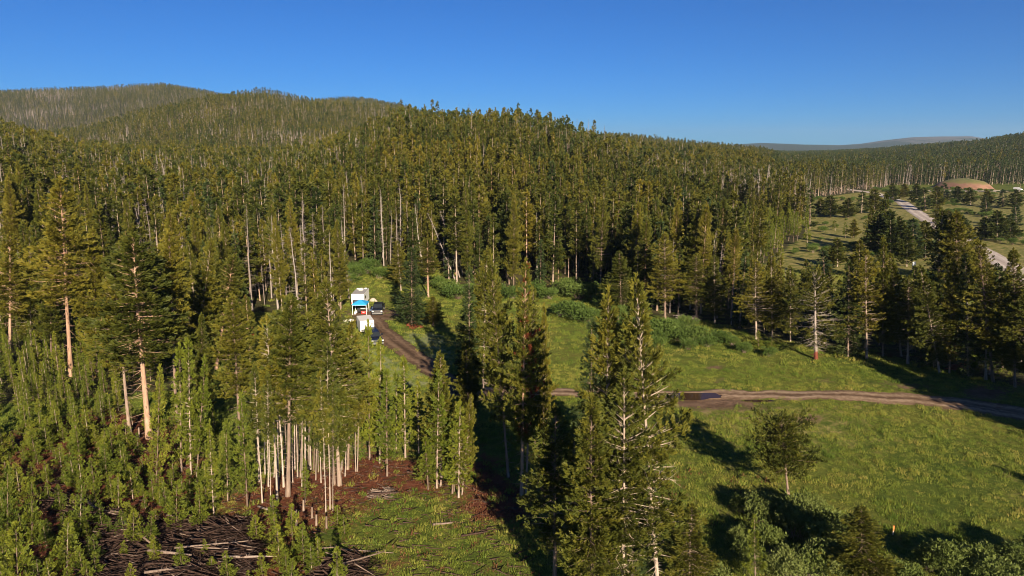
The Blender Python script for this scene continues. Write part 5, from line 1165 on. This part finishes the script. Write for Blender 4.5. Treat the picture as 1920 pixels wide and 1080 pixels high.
# marker post, roadside signs, far van
p = at(1674, 1003); t = root('marker_post', p, 0, 'orange-topped marker post standing in the meadow above the willows', 'marker post')
MB().box(-0.05, 0.05, -0.02, 0.02, -0.1, 0.75).build('stake', 'tan', t); MB().box(-0.055, 0.055, -0.03, 0.03, 0.38, 0.80).build('orange_band', 'orange', t)
for (u, v, wd, hh, z0, lb) in [(1754,406,1.9,0.9,0.9,'white rectangular sign on two posts beside the gravel road'),(1712,510,0.9,1.0,1.6,'small white sign on a post in front of the valley trees')]:
    p = at(u, v); t = root('road_sign', p, 0.2, lb, 'sign')
    MB().box(-wd/2, wd/2, -0.03, 0.03, z0, z0+hh).build('sign_panel', 'white', t)
    for sx in (-1, 1): MB().box(sx*wd*0.35-0.05, sx*wd*0.35+0.05, 0.04, 0.14, -0.2, z0+hh*0.9).build('post', 'roofgrey', t)
p = at(1908, 357); t = root('white_van', p, 0.45, 'white van parked at the right foot of the red earth mound', 'van')
MB().prism([(-2.7,0.4),(-2.75,1.1),(-1.7,1.35),(-1.1,2.2),(2.6,2.3),(2.7,0.4)], -1.0, 1.0, [0,0.03,0.06,0.12,0.12,0]).build('body', 'white', t)
MB().quad((-0.85,-1.69,1.42),(0.85,-1.69,1.42),(0.75,-1.16,2.14),(-0.75,-1.16,2.14)).build('windscreen', 'glass', t)
wheels(t, (-1.7, 1.7), 1.0, 0.36)

# ------------------------------------------------------------------ haze
hb = MB(); X0, X1, Y0, Y1, Z0, Z1 = -11000, 11000, -2600, 14500, -25, 420
hb.V = [(X0,Y0,Z0),(X1,Y0,Z0),(X1,Y1,Z0),(X0,Y1,Z0),(X0,Y0,Z1),(X1,Y0,Z1),(X1,Y1,Z1),(X0,Y1,Z1)]; hb.F = [(3,2,1,0),(4,5,6,7),(0,1,5,4),(1,2,6,5),(2,3,7,6),(3,0,4,7)]
hm = bpy.data.materials.new('haze'); hm.use_nodes = True; ht = hm.node_tree; ht.nodes.clear()
ho = ht.nodes.new('ShaderNodeOutputMaterial'); hv = ht.nodes.new('ShaderNodeVolumePrincipled'); ht.links.new(hv.outputs[0], ho.inputs['Volume'])
hv.inputs['Color'].default_value = (0.55, 0.76, 1.0, 1); hv.inputs['Density'].default_value = 0.00005; hv.inputs['Anisotropy'].default_value = 0.2
M['haze'] = hm
hb.build('haze', 'haze', kind='stuff', label='thin blue air between the hills', category='haze')

# ------------------------------------------------------------------ labels of the scattered plants: how each stands to a thing one can find
LM = [(262,640,'the two orange-trunked pines'),(125,600,'the broken pale trunk at left'),(355,780,'the tight green clump'),(443,700,'the white-footed pine left of the stand'),(560,800,'the pole stand'),(630,720,'the thick white trunks'),(673,575,'the blue canopy'),(690,625,'the hitched trailer'),
 (710,583,'the black pickup'),(770,540,'the big camp fir'),(835,450,'the leaning dead trio'),(497,628,'the shaded clearing'),(150,960,'the head of the gully'),(250,1000,'the small broad gully sapling'),(400,1040,'the long pale slash log'),(480,972,'the white stick on the duff'),(330,950,'the slash pile rim'),
 (940,740,'the peeling white double trunk'),(980,700,'the rusty red pine'),(1160,650,'the twin-tipped centre pine'),(1075,570,'the middle meadow shrubs'),(1280,625,'the shrub bank'),(1290,744,'the puddle'),(1530,600,'the red-footed old tree'),(1706,600,'the sunlit brownish road pine'),(1785,470,'the tall scraggly road pines'),
 (1850,640,'the sandy bank'),(1518,390,'the lone foot-of-slope pine'),(1400,420,'the young slope'),(1000,480,'the wall behind the shrubs'),(60,760,'the left edge young growth'),(40,950,'the lower left corner'),(650,480,'the grass gap behind the camp'),(735,470,'the slope above the camp'),(90,440,'the tall bare trunks at far left'),(240,440,'the pale twin trunk on the left slope'),(1240,520,'the tall olive-brown corner pine'),(1690,440,'the roadside clump'),(560,940,'the front sapling row'),(200,820,'the upper rim of the sapling slope'),(30,1060,'the bottom-left corner sapling'),(128,1020,'the black gully sapling'),(222,930,'the slim gully-head sapling'),(100,870,'the left sapling slope'),(330,880,'the tight clump foot'),(420,930,'the lone thin-trunked pine'),(640,1060,'the grass-edge sapling'),(20,700,'the left picture edge'),(70,640,'the stand left of the broken trunk'),(180,690,'the stand right of the broken trunk'),(250,900,'the gully rim'),(380,1000,'the slash pile top'),(20,860,'the sapling slope at the left edge'),(1450,470,'the foot of the young slope'),(180,760,'the middle of the young stand')]
ORD = ['closest', 'second closest', 'third closest', 'fourth closest', 'fifth closest', 'sixth closest', 'seventh closest', 'eighth closest', 'ninth closest', 'tenth closest', 'eleventh closest', 'twelfth closest']+['%s closest' % q for q in ('thirteenth', 'fourteenth', 'fifteenth', 'sixteenth', 'seventeenth', 'eighteenth')]
same = {}
for o in COL.objects:
    if o.parent is None and o.type == 'EMPTY' and 'label' in o: same.setdefault(o['label'], []).append(o)
LOOKS = {'pine_sapling': 'sapling', 'young_pine': 'young green pine', 'lodgepole_pine': 'pine', 'fir_tree': 'dark fir', 'dead_pine': 'grey dead pine', 'leafy_shrub': 'leafy shrub'}
bucket = {}
for lb, L in same.items():
    if len(L) < 2 and not lb.split()[0] in ('tallest', 'nearest', 'leftmost', 'rightmost', 'only'): continue
    for o in L:
        u_, v_ = proj(o.location.x, o.location.y, o.location.z+o.scale.z*4)
        if not (-20 < u_ < 1940 and v_ < 1110): continue
        d, k = min(((u_-a)**2+((v_-b)*1.3)**2, i) for i, (a, b, _) in enumerate(LM)); a, b, _ = LM[k]
        if abs(u_-a) > abs(v_-b): rel = 'left of' if u_ < a else 'right of'
        else: rel = 'above' if v_ < b else 'below'
        bucket.setdefault((o.name.split('.')[0], rel, k), []).append((d, o))
for (nm, rel, k), L in bucket.items():
    L.sort(key=lambda e: e[0]); zs = sorted(e[1].scale.z for e in L); med = zs[len(zs)//2]
    for i, (d, o) in enumerate(L):
        size = 'taller' if o.scale.z > med else 'shorter'
        o['label'] = ('%s%s %s %s, %s' % (size+' ' if len(L) > 1 else '', LOOKS.get(nm, nm), rel, LM[k][2], ORD[i]) if i < len(ORD) else '%s %s %s, away from it' % (size, LOOKS.get(nm, nm), rel+' '+LM[k][2]))
        if len(o['label'].split()) > 16: o['label'] = '%s %s %s, %s' % (LOOKS.get(nm, nm).split()[-1], rel.split(' ')[0], LM[k][2], ORD[min(i, 17)])
